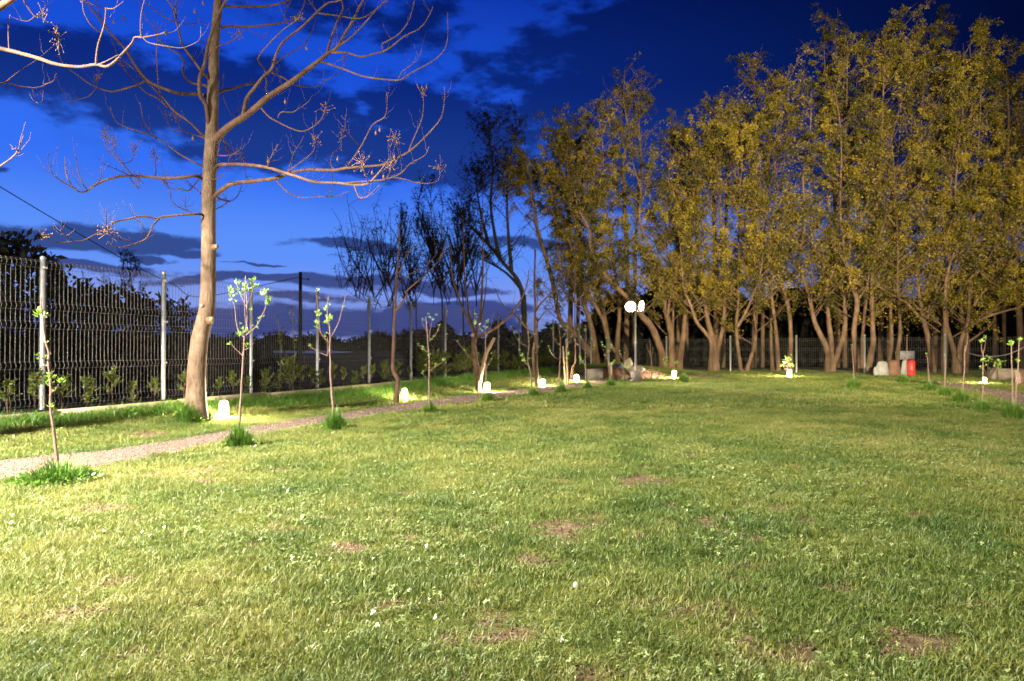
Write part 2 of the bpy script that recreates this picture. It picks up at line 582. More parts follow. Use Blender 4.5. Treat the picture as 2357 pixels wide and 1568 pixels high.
M_WATER = water_mat()


def lawn_mat():
    """soil with thatch; bare places come from the soil attribute of the sheet"""
    m, nt, N, L, out = nodes('lawn_soil')
    tc = N.new('ShaderNodeTexCoord')
    n1 = N.new('ShaderNodeTexNoise')
    n1.inputs['Scale'].default_value = 22
    n1.inputs['Detail'].default_value = 9
    n1.inputs['Roughness'].default_value = 0.7
    L.new(tc.outputs['Object'], n1.inputs[0])
    soil = ramp_node(N, [(0.3, (0.045, 0.026, 0.017)), (0.5, (0.105, 0.066, 0.043)), (0.72, (0.22, 0.155, 0.11))])
    L.new(n1.outputs['Fac'], soil.inputs[0])
    green = ramp_node(N, [(0.3, (0.04, 0.06, 0.012)), (0.55, (0.09, 0.105, 0.025)), (0.8, (0.17, 0.15, 0.055))])
    L.new(n1.outputs['Fac'], green.inputs[0])
    a = N.new('ShaderNodeAttribute')
    a.attribute_name = 'tone'
    mx = N.new('ShaderNodeMix')
    mx.data_type = 'RGBA'
    L.new(a.outputs['Fac'], mx.inputs[0])
    L.new(green.outputs[0], mx.inputs[6])
    L.new(soil.outputs[0], mx.inputs[7])
    b = N.new('ShaderNodeBsdfPrincipled')
    b.inputs['Roughness'].default_value = 0.95
    b.inputs['Specular IOR Level'].default_value = 0.1
    L.new(mx.outputs[2], b.inputs['Base Color'])
    bp = N.new('ShaderNodeBump')
    bp.inputs['Strength'].default_value = 0.9
    bp.inputs['Distance'].default_value = 0.02
    L.new(n1.outputs['Fac'], bp.inputs['Height'])
    L.new(bp.outputs[0], b.inputs['Normal'])
    L.new(b.outputs[0], out.inputs[0])
    return m


M_LAWN = lawn_mat()
M_GRAVEL = solid('fine_gravel', [(0.25, (0.065, 0.045, 0.034)), (0.5, (0.14, 0.10, 0.078)), (0.75, (0.26, 0.20, 0.16))], 0.95, 60.0, 1.0, 90, detail=3, dist=0.02, spec=0.1)

# ------------------------------------------------------------------ terrain
def zflat(x, y):
    d = ray(x, y)
    t = -EYE / d[2]
    return d[0] * t, d[1] * t


# edges of the gravel path along the row of saplings, as (X, Y)
_pe = [((0, 1065), (0, 1105)), ((300, 1035), (300, 1060)), ((560, 990), (560, 1006)), ((760, 957), (760, 973)),
       ((900, 935), (900, 950)), ((1050, 915), (1050, 930)), ((1200, 898), (1200, 910)), ((1330, 885), (1330, 893)), ((1415, 871), (1425, 878))]
PL = np.array([zflat(*a) for a, b in _pe]) - [0.10, 0]
PR = np.array([zflat(*b) for a, b in _pe]) + [0.13, 0]
PL = np.vstack([PL[0] + (PL[0] - PL[2]) * 2.4, PL[0] + (PL[0] - PL[2]) * 1.0, PL, PL[-1] + np.array([2.2, 2.2]), PL[-1] + np.array([5.5, 3.2])])
PR = np.vstack([PR[0] + (PL[0] - PL[2]), PR[0] + (PL[1] - PL[3]), PR, PR[-1] + np.array([1.9, 1.9]), PR[-1] + np.array([4.8, 2.6])])
PL, PR = PL[PL[:, 1].argsort()], PR[PR[:, 1].argsort()]
# the second path, at the far right
QF = np.array([[14.0, 24.0], [13.4, 22.4], [13.35, 20.4], [13.5, 18.4], [13.4, 16.6], [13.0, 14.0], [12.6, 10.0]])
QN = np.array([[13.0, 24.0], [12.4, 22.2], [12.1, 20.0], [11.9, 17.6], [11.3, 15.4], [10.9, 13.0], [10.6, 9.5]])
_qf = [(2150, 879), (2220, 884), (2290, 895), (2357, 906), (2440, 920), (2560, 945)]
_qn = [(2165, 888), (2220, 899), (2290, 917), (2357, 936), (2440, 965), (2560, 1010)]
QF = np.array([zflat(*a) for a in _qf])
QN = np.array([zflat(*a) for a in _qn]) + [-0.15, -0.45]


def left_edge(Y):
    return np.interp(Y, PL[:, 1], PL[:, 0])


def right_edge(Y):
    return np.interp(Y, PR[:, 1], PR[:, 0])


F0, FD = np.array([-6.56, 9.53]), np.array([0.759, 1.828])     # left fence: first post in view, one post on


def fence_x(Y):
    return F0[0] + (np.asarray(Y, float) - F0[1]) * FD[0] / FD[1]


def height(X, Y):
    d = (left_edge(Y) - X) * 0.9
    return 0.22 * sstep(0.15, 2.5, d) + 0.02 * np.sin(X * 0.9 + 1.3) * np.sin(Y * 0.55) * sstep(0.3, 1.5, np.abs(X - right_edge(Y)) * 0.9)


def ground(x, y):
    """point of the lawn seen at photo position (x, y)"""
    z = 0.0
    for _ in range(12):
        d = ray(x, y)
        t = (z - EYE) / d[2]
        p = d * t
        z = float(height(p[0], p[1]))
    return np.array([p[0], p[1], z])


# bare places in the lawn: photo position and half size in pixels
BARE = [(1475, 1106, 62, 9), (1290, 1216, 60, 12), (1365, 1195, 35, 8), (1530, 1212, 28, 9), (1620, 1205, 25, 11), (1225, 1290, 46, 13),
        (1110, 1415, 40, 12), (1565, 1405, 32, 16), (1690, 1412, 55, 18), (1722, 1236, 22, 9), (2110, 1482, 75, 20), (2240, 1392, 62, 8),
        (310, 1502, 34, 8), (1065, 1555, 34, 14), (1350, 1552, 60, 12), (250, 1170, 52, 6), (455, 1086, 40, 6), (590, 1255, 24, 6),
        (350, 1097, 40, 5), (125, 1208, 28, 5), (650, 1220, 50, 7), (1840, 1478, 24, 10), (1300, 1250, 30, 8), (1470, 1230, 22, 7),
        (1740, 905, 90, 2.5), (1640, 884, 60, 2), (2020, 893, 60, 2), (470, 1108, 50, 4), (900, 1195, 22, 6), (750, 1365, 18, 7), (1040, 1470, 22, 8), (1550, 1170, 16, 6), (1080, 1348, 18, 6), (1280, 1106, 30, 5),
        (1920, 1350, 26, 8), (1690, 1330, 20, 8), (1470, 1385, 26, 8), (1000, 1390, 30, 6), (215, 1163, 30, 5), (340, 1000, 70, 5)]
BX = []
for (x, y, rx, ry) in BARE:
    c = ground(x, y)
    e = ground(x + rx, y)
    f = ground(x, y + ry)
    BX.append((c[0], c[1], max(0.03, abs(e[0] - c[0])*1.2), max(0.06, abs(f[1] - c[1]) * 1.7)))
rx_ = np.random.default_rng(8)
for _ in range(70):
    Yb = 2.4 + 6.5 * rx_.random() ** 1.3
    r0 = 0.03 + 0.10 * rx_.random() ** 2
    BX.append(((rx_.random() * 2 - 0.95) * (0.76 * Yb), Yb, r0 * 1.4, r0))
BX = np.array(BX)


def bareness(X, Y):
    X, Y = np.asarray(X, float), np.asarray(Y, float)
    out = np.zeros(X.shape)
    for cx, cy, rx, ry in BX:
        dx, dy = X - cx, Y - cy
        wob = 0.28 * np.sin(5 * np.arctan2(dy, dx) + cx * 9) + 0.2 * np.sin(dx * 31 + cy * 5) + 0.2 * np.sin(dy * 27 - dx * 13)
        q = np.sqrt((dx / rx) ** 2 + (dy / ry) ** 2) + wob
        out = np.maximum(out, 1 - sstep(0.65, 1.2, q))
    return out


def sheet(name, mat, P, tone=None, kind='structure', thick=0.0):
    """a grid of points (m, n, 3) as one sheet"""
    m, n, _ = P.shape
    i, j = np.meshgrid(np.arange(m - 1), np.arange(n - 1), indexing='ij')
    q = np.stack([i * n + j, i * n + j + 1, (i + 1) * n + j + 1, (i + 1) * n + j], -1).reshape(-1, 4)
    mb = MB().add(P.reshape(-1, 3), q, None if tone is None else tone.ravel())
    o = mb.build(name, mat)
    o['kind'] = kind
    return o


# far ground, reaching the horizon
g = MB()
rr = np.array([0.5, 20, 40, 70, 120, 220, 500, 1200, 3000])
g.lathe((0, 20, -0.14), [(r, 0) for r in rr], 48)
g.build('ground', M_FIELD)['kind'] = 'structure'

ys = np.concatenate([np.arange(-8, 1.5, 0.5), np.arange(1.5, 9, 0.045), np.arange(9, 14, 0.12), np.arange(14, 42.1, 0.4)])
ss = np.concatenate([np.linspace(0, 1, 380) ** 1.0])
YY, S = np.meshgrid(ys, ss, indexing='ij')
x0 = fence_x(YY) - 0.05
XX = x0 + S * (28 - x0)
ZZ = height(XX, YY) + 0.004 * np.sin(XX * 23) * np.sin(YY * 19)
sheet('lawn', M_LAWN, np.stack([XX, YY, ZZ], -1), bareness(XX, YY))


def path_sheet(name, A, B, lift, by_y=True):
    a, b = curve(A, n=8), curve(B, n=8)
    s = np.linspace(0, 1, 9)
    P2 = a[:, None, :] * (1 - s)[None, :, None] + b[:, None, :] * s[None, :, None]
    edge = np.sin(np.arange(len(a)) * 1.7)[:, None] * 0.03 + np.sin(np.arange(len(a)) * 0.63 + 2)[:, None] * 0.04
    P2[:, :, 0] += edge * np.where(np.arange(9) < 4, 1, -1)[None, :] * np.abs(np.linspace(-1, 1, 9))[None, :]
    Z = height(P2[..., 0], P2[..., 1]) + lift
    sheet(name, M_GRAVEL, np.concatenate([P2, Z[..., None]], -1))
    return a, b


path_sheet('gravel_path', PL, PR, 0.014)
path_sheet('gravel_path', QF, QN, 0.014)


def on_path(X, Y):
    X, Y = np.asarray(X, float), np.asarray(Y, float)
    w = 0.05 * np.sin(Y * 6.1) + 0.035 * np.sin(Y * 14.3 + 1) + 0.03 * np.sin(Y * 31)
    a = (X > left_edge(Y) + w) & (X < right_edge(Y) + w * 0.9)
    # right path, between its two edges
    fy = QF[:, 1].argsort()
    ny = QN[:, 1].argsort()
    b = (X < np.interp(Y, QF[fy, 1], QF[fy, 0])) & (X > np.interp(Y, QN[ny, 1], QN[ny, 0])) & (Y < QF[:, 1].max())
    return a | b


# pond far off beyond the left fence
pond = MB()
a = at(540, 812.5, 1)
za = lambda x, y: (lambda d: d * ((-0.1 - EYE) / d[2]) + np.array([0, 0, EYE]))(ray(x, y))
pond.add([za(520, 808), za(590, 811.5), za(700, 813), za(790, 812.5), za(815, 810.2), za(760, 807.6), za(640, 807.0)], [[0, 1, 2, 6], [2, 3, 5, 6], [3, 4, 5, 5]])
o = pond.build('pond', M_WATER, smooth=False)
o['kind'] = 'structure'

# ------------------------------------------------------------------ scattered ground cover (instanced, counted as stuff)


def scatter_tree():
    ng = bpy.data.node_groups.new('scatter', 'GeometryNodeTree')
    ng.interface.new_socket('Geometry', in_out='INPUT', socket_type='NodeSocketGeometry')
    ng.interface.new_socket('Source', in_out='INPUT', socket_type='NodeSocketCollection')
    ng.interface.new_socket('Geometry', in_out='OUTPUT', socket_type='NodeSocketGeometry')
    N, L = ng.nodes, ng.links
    gi, go = N.new('NodeGroupInput'), N.new('NodeGroupOutput')
    ci = N.new('GeometryNodeCollectionInfo')
    ci.inputs['Separate Children'].default_value = True
    ci.inputs['Reset Children'].default_value = True
    L.new(gi.outputs['Source'], ci.inputs['Collection'])
    ip = N.new('GeometryNodeInstanceOnPoints')
    ip.inputs['Pick Instance'].default_value = True

    def attr(nm, t):
        a_ = N.new('GeometryNodeInputNamedAttribute')
        a_.data_type = t
        a_.inputs[0].default_value = nm
        return a_.outputs['Attribute']
    L.new(gi.outputs['Geometry'], ip.inputs['Points'])
    L.new(ci.outputs[0], ip.inputs['Instance'])
    L.new(attr('idx', 'INT'), ip.inputs['Instance Index'])
    L.new(attr('rot', 'FLOAT_VECTOR'), ip.inputs['Rotation'])
    L.new(attr('scl', 'FLOAT_VECTOR'), ip.inputs['Scale'])
    L.new(ip.outputs[0], go.inputs[0])
    return ng, ci


SCATTER, _ci = scatter_tree()
SRC_ID = [it.identifier for it in SCATTER.interface.items_tree if it.name == 'Source'][0]


def scatter(name, sources, pos, rot, scl, idx, tint):
    c = bpy.data.collections.new(name + '_sources')
    for k, me in enumerate(sources):
        c.objects.link(bpy.data.objects.new('%s_piece_%02d' % (name, k), me))
    me = bpy.data.meshes.new(name)
    n = len(pos)
    me.vertices.add(n)
    me.vertices.foreach_set('co', np.asarray(pos, np.float32).ravel())
    for nm, t, d in (('rot', 'FLOAT_VECTOR', rot), ('scl', 'FLOAT_VECTOR', scl)):
        me.attributes.new(nm, t, 'POINT').data.foreach_set('vector', np.asarray(d, np.float32).ravel())
    me.attributes.new('idx', 'INT', 'POINT').data.foreach_set('value', np.asarray(idx, np.int32))
    me.attributes.new('tint', 'FLOAT', 'POINT').data.foreach_set('value', np.asarray(tint, np.float32))
    o = bpy.data.objects.new(name, me)
    COL.objects.link(o)
    mod = o.modifiers.new('scatter', 'NODES')
    mod.node_group = SCATTER
    mod[SRC_ID] = c
    o['kind'] = 'stuff'
    return o


def blade_patch(name, mat, n, radius, h, w, lean, rng, segs=2, tone_lo=0.0, tone_hi=1.0):
    """a handful of bent grass blades standing on a disc"""
    mb = MB()
    a = rng.random(n) * 2 * PI
    r = radius * np.sqrt(rng.random(n))
    base = np.stack([r * np.cos(a), r * np.sin(a), np.full(n, -0.004)], -1)
    hh = h * (0.55 + 0.75 * rng.random(n))
    b = rng.random(n) * 2 * PI
    ln = lean * (0.2 + rng.random(n)) * hh
    d = np.stack([np.cos(b), np.sin(b), np.zeros(n)], -1)
    s = np.stack([-np.sin(b), np.cos(b), np.zeros(n)], -1)
    tw = rng.normal(0, 0.7, n)
    s = s * np.cos(tw)[:, None] + d * np.sin(tw)[:, None]
    ww = w * (0.6 + 0.7 * rng.random(n))
    up = np.array([0, 0, 1.0])
    mid = base + up * (hh * 0.6)[:, None] + d * (ln * 0.35)[:, None]
    tip = base + up * (hh * (1 - 0.25 * lean * rng.random(n)))[:, None] + d * ln[:, None]
    v = np.stack([base - s * ww[:, None] / 2, base + s * ww[:, None] / 2, mid + s * ww[:, None] * 0.42, mid - s * ww[:, None] * 0.42, tip], 1).reshape(-1, 3)
    k = np.arange(n)[:, None] * 5
    tone = np.repeat(tone_lo + (tone_hi - tone_lo) * rng.random(n), 5)
    mb.add(v, k + np.array([[0, 1, 2, 3]]), tone)
    mb.f.append(np.concatenate([k + 3, k + 2, k + 4, k + 4], 1))
    return mb.mesh(name, mat)


rg = np.random.default_rng(11)
PATCH = [blade_patch('lawn_patch', M_GRASS, 70, 0.088, 0.040, 0.0034, 0.9, rg) for _ in range(7)]
PATCH_FAR = [blade_patch('lawn_patch_far', M_GRASS, 46, 0.17, 0.042, 0.009, 0.9, rg) for _ in range(5)]


def field_points(y0, y1, per_m2, rng, margin=1.3, xmax=None):
    """random points of the lawn between two distances, inside the fan the camera sees plus a margin"""
    half = 0.76
    A = half * (y1 ** 2 - y0 ** 2) + 2 * margin * (y1 - y0)
    n = int(A * per_m2)
    Y = np.sqrt(rng.random(n) * ((y1 + margin / half) ** 2 - (y0 + margin / half) ** 2) + (y0 + margin / half) ** 2) - margin / half
    X = (rng.random(n) * 2 - 1) * (half * Y + margin)
    k = (X > fence_x(Y) + 0.32) & (X < 26)
    return X[k], Y[k]


def tint_of(X, Y):
    return 0.34 + 0.30 * vnoise(X, Y, 0.35, 3) + 0.30 * vnoise(X, Y, 1.3, 9) + 0.2 * vnoise(X, Y, 4.0, 5)


def lawn_grass(name, src, y0, y1, per, scale, rng, hs=1.0):
    X, Y = field_points(y0, y1, per, rng)
    b = bareness(X, Y)
    thin = vnoise(X, Y, 2.2, 21)
    tear = sstep(-0.25, 0.35, vnoise(X, Y, 9.0, 71))
    keep = ~on_path(X, Y) & (rng.random(len(X)) > b * (0.55 + 0.5 * tear)) & (rng.random(len(X)) > 0.35 * sstep(0.2, 0.55, thin))
    X, Y, b = X[keep], Y[keep], b[keep]
    n = len(X)
    t = tint_of(X, Y) + 0.25 * b + rng.normal(0, 0.07, n)
    edge = np.exp(-((X - left_edge(Y)) / 0.28) ** 2) * (X < left_edge(Y) + 0.1) + np.exp(-((X - right_edge(Y)) / 0.22) ** 2) * (X > right_edge(Y) - 0.1)
    strip = sstep(0.2, 0.6, left_edge(Y) - X)
    t = t - 0.12 * edge + 0.03 * strip
    hgt = (0.55 + 0.55 * sstep(-0.4, 0.5, vnoise(X, Y, 1.7, 33)) + 0.45 * sstep(-0.3, 0.4, vnoise(X, Y, 5.5, 34)) + 0.15 * edge) * (1 - 0.4 * b) * hs * 0.74
    sc = scale * (0.8 + 0.45 * rng.random(n))
    Z = height(X, Y)
    rot = np.stack([rng.normal(0, 0.12, n), rng.normal(0, 0.12, n), rng.random(n) * 2 * PI], -1)
    return scatter(name, src, np.stack([X, Y, Z], -1), rot, np.stack([sc, sc, sc * hgt], -1), rng.integers(0, len(src), n), np.clip(t - 0.17, -0.25, 0.75))


lawn_grass('grass', PATCH, 1.4, 7.0, 330, 1.0, rg)
lawn_grass('grass', PATCH, 7.0, 13.0, 200, 1.25, rg)
lawn_grass('grass', PATCH_FAR, 13.0, 36.0, 70, 1.15, rg, 1.05)

# clover and a few daisies between the blades


def clover(name, rng):
    mb = MB()
    for _ in range(5):
        c = np.array([rng.normal(0, 0.022), rng.normal(0, 0.022), 0.03 + 0.025 * rng.random()])
        a0 = rng.random() * 6
        r = 0.010 + 0.005 * rng.random()
        tn = 0.2 + 0.6 * rng.random()
        tl = rng.normal(0, 0.35, 2)
        for k in range(3):
            a = a0 + k * 2.094
            ds = np.array([0, 0.5, 1.0, 1.12, 1.0, 0.5])
            off = np.array([0, -0.42, -0.40, 0, 0.40, 0.42])
            ca, sa = math.cos(a), math.sin(a)
            x = (ds * ca - off * sa) * r
            y = (ds * sa + off * ca) * r
            z = tl[0] * x + tl[1] * y + 0.15 * np.abs(off) * r
            mb.add(np.stack([x, y, z], -1) + c, [[0, 1, 2, 3], [0, 3, 4, 5]], tn)
        mb.tube([c, c * [0.6, 0.6, 0] - [0, 0, 0.002]], 0.0008, 3, 0.2)
    return mb.mesh(name, M_CLOVER)


CLOVER = [clover('clover_sprig', rg) for _ in range(5)]
X, Y = field_points(1.6, 9.0, 300, rg)
dn = vnoise(X, Y, 0.9, 51) + 0.5 * vnoise(X, Y, 2.7, 52) + 0.22 * np.clip(X / 2.5, -1, 1.2)
k = ~on_path(X, Y) & (rg.random(len(X)) < sstep(-0.2, 0.75, dn) * 0.75) & (bareness(X, Y) < 0.6)
X, Y = X[k], Y[k]
n = len(X)
sc = 0.42 + 0.35 * rg.random(n)
scatter('clover', CLOVER, np.stack([X, Y, height(X, Y)], -1), np.stack([rg.normal(0, 0.15, n), rg.normal(0, 0.15, n), rg.random(n) * 6.28], -1),
        np.stack([sc, sc, sc], -1), rg.integers(0, 5, n), rg.random(n))


def daisy(name):
    mb = MB()
    th = np.arange(10) * 2 * PI / 10
    for k, a in enumerate(th):
        d = np.array([math.cos(a), math.sin(a), 0.25])
        s = np.array([-math.sin(a), math.cos(a), 0])
        mb.add([d * 0.002, d * 0.007 + s * 0.002, d * 0.010, d * 0.007 - s * 0.002], [[0, 1, 2, 3]], 0.5)
    v = mb
    v.v = [q + np.array([0, 0, 0.052]) for q in v.v]
    return v.mesh(name, M_DAISY)


X, Y = field_points(2.0, 10.0, 0.8, rg)
k = ~on_path(X, Y)
X, Y = X[k], Y[k]
n = len(X)
sc = 0.35 + 0.3 * rg.random(n)
scatter('daisies', [daisy('daisy_head')], np.stack([X, Y, height(X, Y)], -1), np.stack([rg.normal(0, 0.5, n), rg.normal(0, 0.5, n), rg.random(n) * 6.28], -1),
        np.stack([sc] * 3, -1), np.zeros(n), rg.random(n))

# pebbles of the gravel path


def pebble(name, rng):
    mb = MB()
    v = np.array([[0, 0, 1], [1, 0, 0.1], [0.3, 0.9, 0], [-0.8, 0.6, 0.1], [-0.8, -0.6, 0], [0.3, -0.9, 0.1], [0, 0, -0.6]], float)
    v = v * [1, 0.75, 0.55] + rng.normal(0, 0.12, (7, 3))
    mb.add(v, [[0, 1, 2, 2], [0, 2, 3, 3], [0, 3, 4, 4], [0, 4, 5, 5], [0, 5, 1, 1], [6, 2, 1, 1], [6, 3, 2, 2], [6, 4, 3, 3], [6, 5, 4, 4], [6, 1, 5, 5]], rng.random())
    return mb.mesh(name, M_PEBBLE, smooth=False)


PEB = [pebble('pebble', rg) for _ in range(6)]


def peb_pts(A, B, n, rng):
    a, b = curve(A, n=12), curve(B, n=12)
    L_ = np.linalg.norm(np.diff((a + b) / 2, axis=0), axis=1)
    w = L_ * np.linalg.norm(a[:-1] - b[:-1], axis=1)
    seg = rng.choice(len(w), n, p=w / w.sum())
    t, s = rng.random(n)[:, None], (rng.random(n) * 1.06 - 0.03)[:, None]
    return (a[seg] * (1 - t) + a[seg + 1] * t) * (1 - s) + (b[seg] * (1 - t) + b[seg + 1] * t) * s


CRUMB = []
for me in PEB[:4]:
    c2 = me.copy()
    c2.name = 'soil_crumb'
    c2.materials.clear()
    c2.materials.append(M_CRUMB)
    CRUMB.append(c2)
cp = []
for cx, cy, rx, ry in BX:
    k = int(min(420, 60 + 2600 * rx * ry))
    a, r_ = rg.random(k) * 2 * PI, np.sqrt(rg.random(k)) * 1.15
    cp.append(np.stack([cx + rx * r_ * np.cos(a), cy + ry * r_ * np.sin(a)], -1))
cp = np.vstack(cp)
n = len(cp)
sc = 0.003 + 0.008 * rg.random(n) ** 2.5
scatter('soil_crumbs', CRUMB, np.column_stack([cp, height(cp[:, 0], cp[:, 1]) + 0.004]), rg.random((n, 3)) * 6.28, np.stack([sc] * 3, -1), rg.integers(0, 4, n), rg.normal(0.0, 0.15, n))
pp = peb_pts(PL, PR, 52000, rg)
pp = np.vstack([pp, peb_pts(QF, QN, 9000, rg)])
n = len(pp)
sc = (0.006 + 0.009 * rg.random(n) ** 2) * (1 + sstep(10, 26, pp[:, 1]))
scatter('gravel', PEB, np.column_stack([pp, height(pp[:, 0], pp[:, 1]) + 0.016]), rg.random((n, 3)) * 6.28, np.stack([sc] * 3, -1), rg.integers(0, 6, n), rg.normal(0.0, 0.26, n))

# tall unmown grass along the fence foot
TALL = [blade_patch('tall_patch', M_TALL, 26, 0.11, 0.24, 0.007, 0.8, rg, tone_lo=0.0, tone_hi=1.0) for _ in range(5)]
pt = []
for k in np.arange(-2.2, 15, 0.012):
    b = F0 + FD * k
    nrm = np.array([FD[1], -FD[0]]) / np.hypot(*FD)
    for _ in range(2):
        off = 0.42 + abs(rg.normal(0, 0.2 if k < 1.6 else 0.3)) + (0.25 if k > 1.5 else 0.0) * rg.random()
        q = b + nrm * off + rg.normal(0, 0.03, 2)
        pt.append((q[0], q[1], off, k))
pt = np.array(pt)
n = len(pt)
hs = (1.25 - 0.9 * np.clip(pt[:, 2] - 0.42, 0, 0.85)) * (0.55 + 0.6 * rg.random(n)) * np.where(pt[:, 3] > 1.6, 0.8, 0.55)
scatter('tall_grass', TALL, np.column_stack([pt[:, :2], height(pt[:, 0], pt[:, 1])]), np.stack([rg.normal(0, 0.15, n), rg.normal(0, 0.15, n), rg.random(n) * 6.28], -1),
        np.stack([np.ones(n), np.ones(n), hs], -1), rg.integers(0, 5, n), rg.random(n))

# ------------------------------------------------------------------ left fence
WN = np.array([FD[1], -FD[0]]) / np.hypot(*FD)       # towards the lawn
FB = 0.30                                            # ground level along the fence
FOLDS = [0.11, 0.62, 1.18, 1.44, 2.03]
fence = thing('wire_fence', 'tall grey welded wire fence running along the left side on round steel posts', 'fence', (F0[0], F0[1], FB), None)
o0 = np.array([F0[0], F0[1], FB])
post_me = MB().tube([(0, 0, -0.3), (0, 0, 2.10)], 0.033, 10).lathe((0, 0, 2.10), [(0.037, 0), (0.037, 0.03), (0.02, 0.045), (0.0, 0.047)], 10).mesh('post', M_GALV)
clip_me = MB().box((0, 0, 0), (0.05, 0.05, 0.03)).mesh('clip', M_GALV)
KS = list(range(-3, 15))
for k in KS:
    p = F0 + FD * k
    po = link_mesh('post', post_me, fence, (p[0] - o0[0], p[1] - o0[1], 0))
    for h in (0.62, 1.30, 1.98):
        link_mesh('clip', clip_me, po, (WN[0] * 0.036, WN[1] * 0.036, h), (0, 0, math.atan2(FD[1], FD[0])))


def wire_panel(length, nw, top, folds, r, kink):
    mb = MB()
    zs, ds = [0.02], [0.0]
    for h in folds:
        zs += [h - 0.05, h, h + 0.05]
        ds += [0.0, kink, 0.0]
    zs.append(top)
    ds.append(0.0)
    zs, ds = np.array(zs), np.array(ds)
    for i in range(nw):
        x = 0.045 + (length - 0.09) * i / (nw - 1)
        mb.tube(np.stack([np.full(len(zs), x), -ds, zs], -1), r, 3, cap=False)
    for h in [0.06] + [q + e for q in folds for e in (-0.05, 0.05)] + [top - 0.03]:
        mb.tube([(0.03, r * 1.4, h), (length - 0.03, r * 1.4, h)], r * 0.7, 3, cap=False)
    return mb.mesh('wire_panel', M_WIRE)


LP = float(np.hypot(*FD))
panel_me = wire_panel(LP, 31, 2.09, FOLDS, 0.0036, 0.03)
panel_far = wire_panel(LP, 31, 2.09, FOLDS, 0.0023, 0.03)
ang = math.atan2(FD[1], FD[0])
for k in KS[:-1]:
    p = F0 + FD * k
    link_mesh('wire_panel', panel_me if k < 2 else panel_far, fence, (p[0] - o0[0], p[1] - o0[1], 0), (0, 0, ang))

# low kerb in front of it, laid in lengths
kerb = thing('concrete_kerb', 'low brown concrete edging laid along the foot of the long wire fence', 'edging', (F0[0], F0[1], 0))
for k in np.arange(-3, 14, 1.0):
    a = F0 + FD * k + WN * 0.36
    c = F0 + FD * (k + 0.5) + WN * 0.36
    mb = MB().box((0, 0, 0), (LP - 0.012, 0.09, 0.42))
    me = mb.mesh('kerb_block', M_KERB, smooth=False)
    ob = link_mesh('kerb_block', me, kerb, (c[0] - F0[0], c[1] - F0[1], 0.10 + 0.012 * math.sin(k * 2.1)), (0, 0, ang))

# soil bank between kerb and fence
bank = []
for k in np.linspace(-3, 14, 60):
    p = F0 + FD * k
    bank.append([(*(p + WN * 0.33), 0.285), (*(p + WN * 0.1), 0.30), (*(p - WN * 0.5), 0.29), (*(p - WN * 1.6), -0.15)])
sheet('bank', M_FIELD, np.array(bank))

# ------------------------------------------------------------------ far fence
FAR0, FAR1 = np.array([5.0, 36.6]), np.array([27.0, 24.8])


def far_at(px):
    d = (px - 1178.5) / FPX
    t0, t1 = FAR0, FAR1 - FAR0
    # X = d*Y on the line
    t = (d * t0[1] - t0[0]) / (t1[0] - d * t1[1])
    return t0 + t1 * t


fpx = [1401, 1534, 1681, 1833, 1990, 2175, 2390, 2640]
FP_ = np.array([far_at(x) for x in fpx])
ffence = thing('wire_fence', 'lower wire fence along the far end of the lawn, in front of the willow trunks', 'fence', (FP_[0][0], FP_[0][1], 0))
fpost = MB().tube([(0, 0, -0.3), (0, 0, 1.75)], 0.05, 8).lathe((0, 0, 1.75), [(0.055, 0), (0.055, 0.03), (0.0, 0.05)], 8).mesh('post', M_GALV)
for k, p in enumerate(FP_):
    link_mesh('post', fpost, ffence, (p[0] - FP_[0][0], p[1] - FP_[0][1], 0))
for k in range(len(FP_) - 1):
    a, b = FP_[k], FP_[k + 1]
    L_ = float(np.hypot(*(b - a)))
    me = wire_panel(L_, int(L_ / 0.085), 1.66, [0.12, 0.62, 1.12, 1.58], 0.0045, 0.05)
    link_mesh('wire_panel', me, ffence, (a[0] - FP_[0][0], a[1] - FP_[0][1], 0), (0, 0, math.atan2(b[1] - a[1], b[0] - a[0])))

# ------------------------------------------------------------------ the big bare tree
def zt(ox, oy, sc):
    return lambda pts: [(ox + x * sc, oy + y * sc) for x, y in pts]


v1 = zt(0, 0, 0.25688)                 # scaled views used while measuring
v2 = zt(460.3, 0, 0.29357)
v3 = zt(0, 402.8, 0.25688)
v4 = zt(0, 633.0, 0.3303)
v5 = zt(402.8, 575.4, 0.2936)
v6 = zt(863.1, 575.4, 0.24413)
v7 = zt(1381.0, 575.4, 0.23855)
v8 = zt(1841.3, 575.4, 0.27526)
vA = zt(748.0, 345.2, 0.26854)


def space(px, Y0, Y1, bow=0.0):
    """a photo polyline set into depth: from Y0 at its root to Y1 at its tip"""
    t = np.linspace(0, 1, len(px))
    return np.array([at(x, y, Y0 + (Y1 - Y0) * q + bow * math.sin(q * PI)) for (x, y), q in zip(px, t)])


def wander(pts, amp, rng):
    p = np.array(pts)
    if len(p) > 2:
        j = rng.normal(0, amp, p.shape)
        j[0] = 0
        p = p + j
    return p


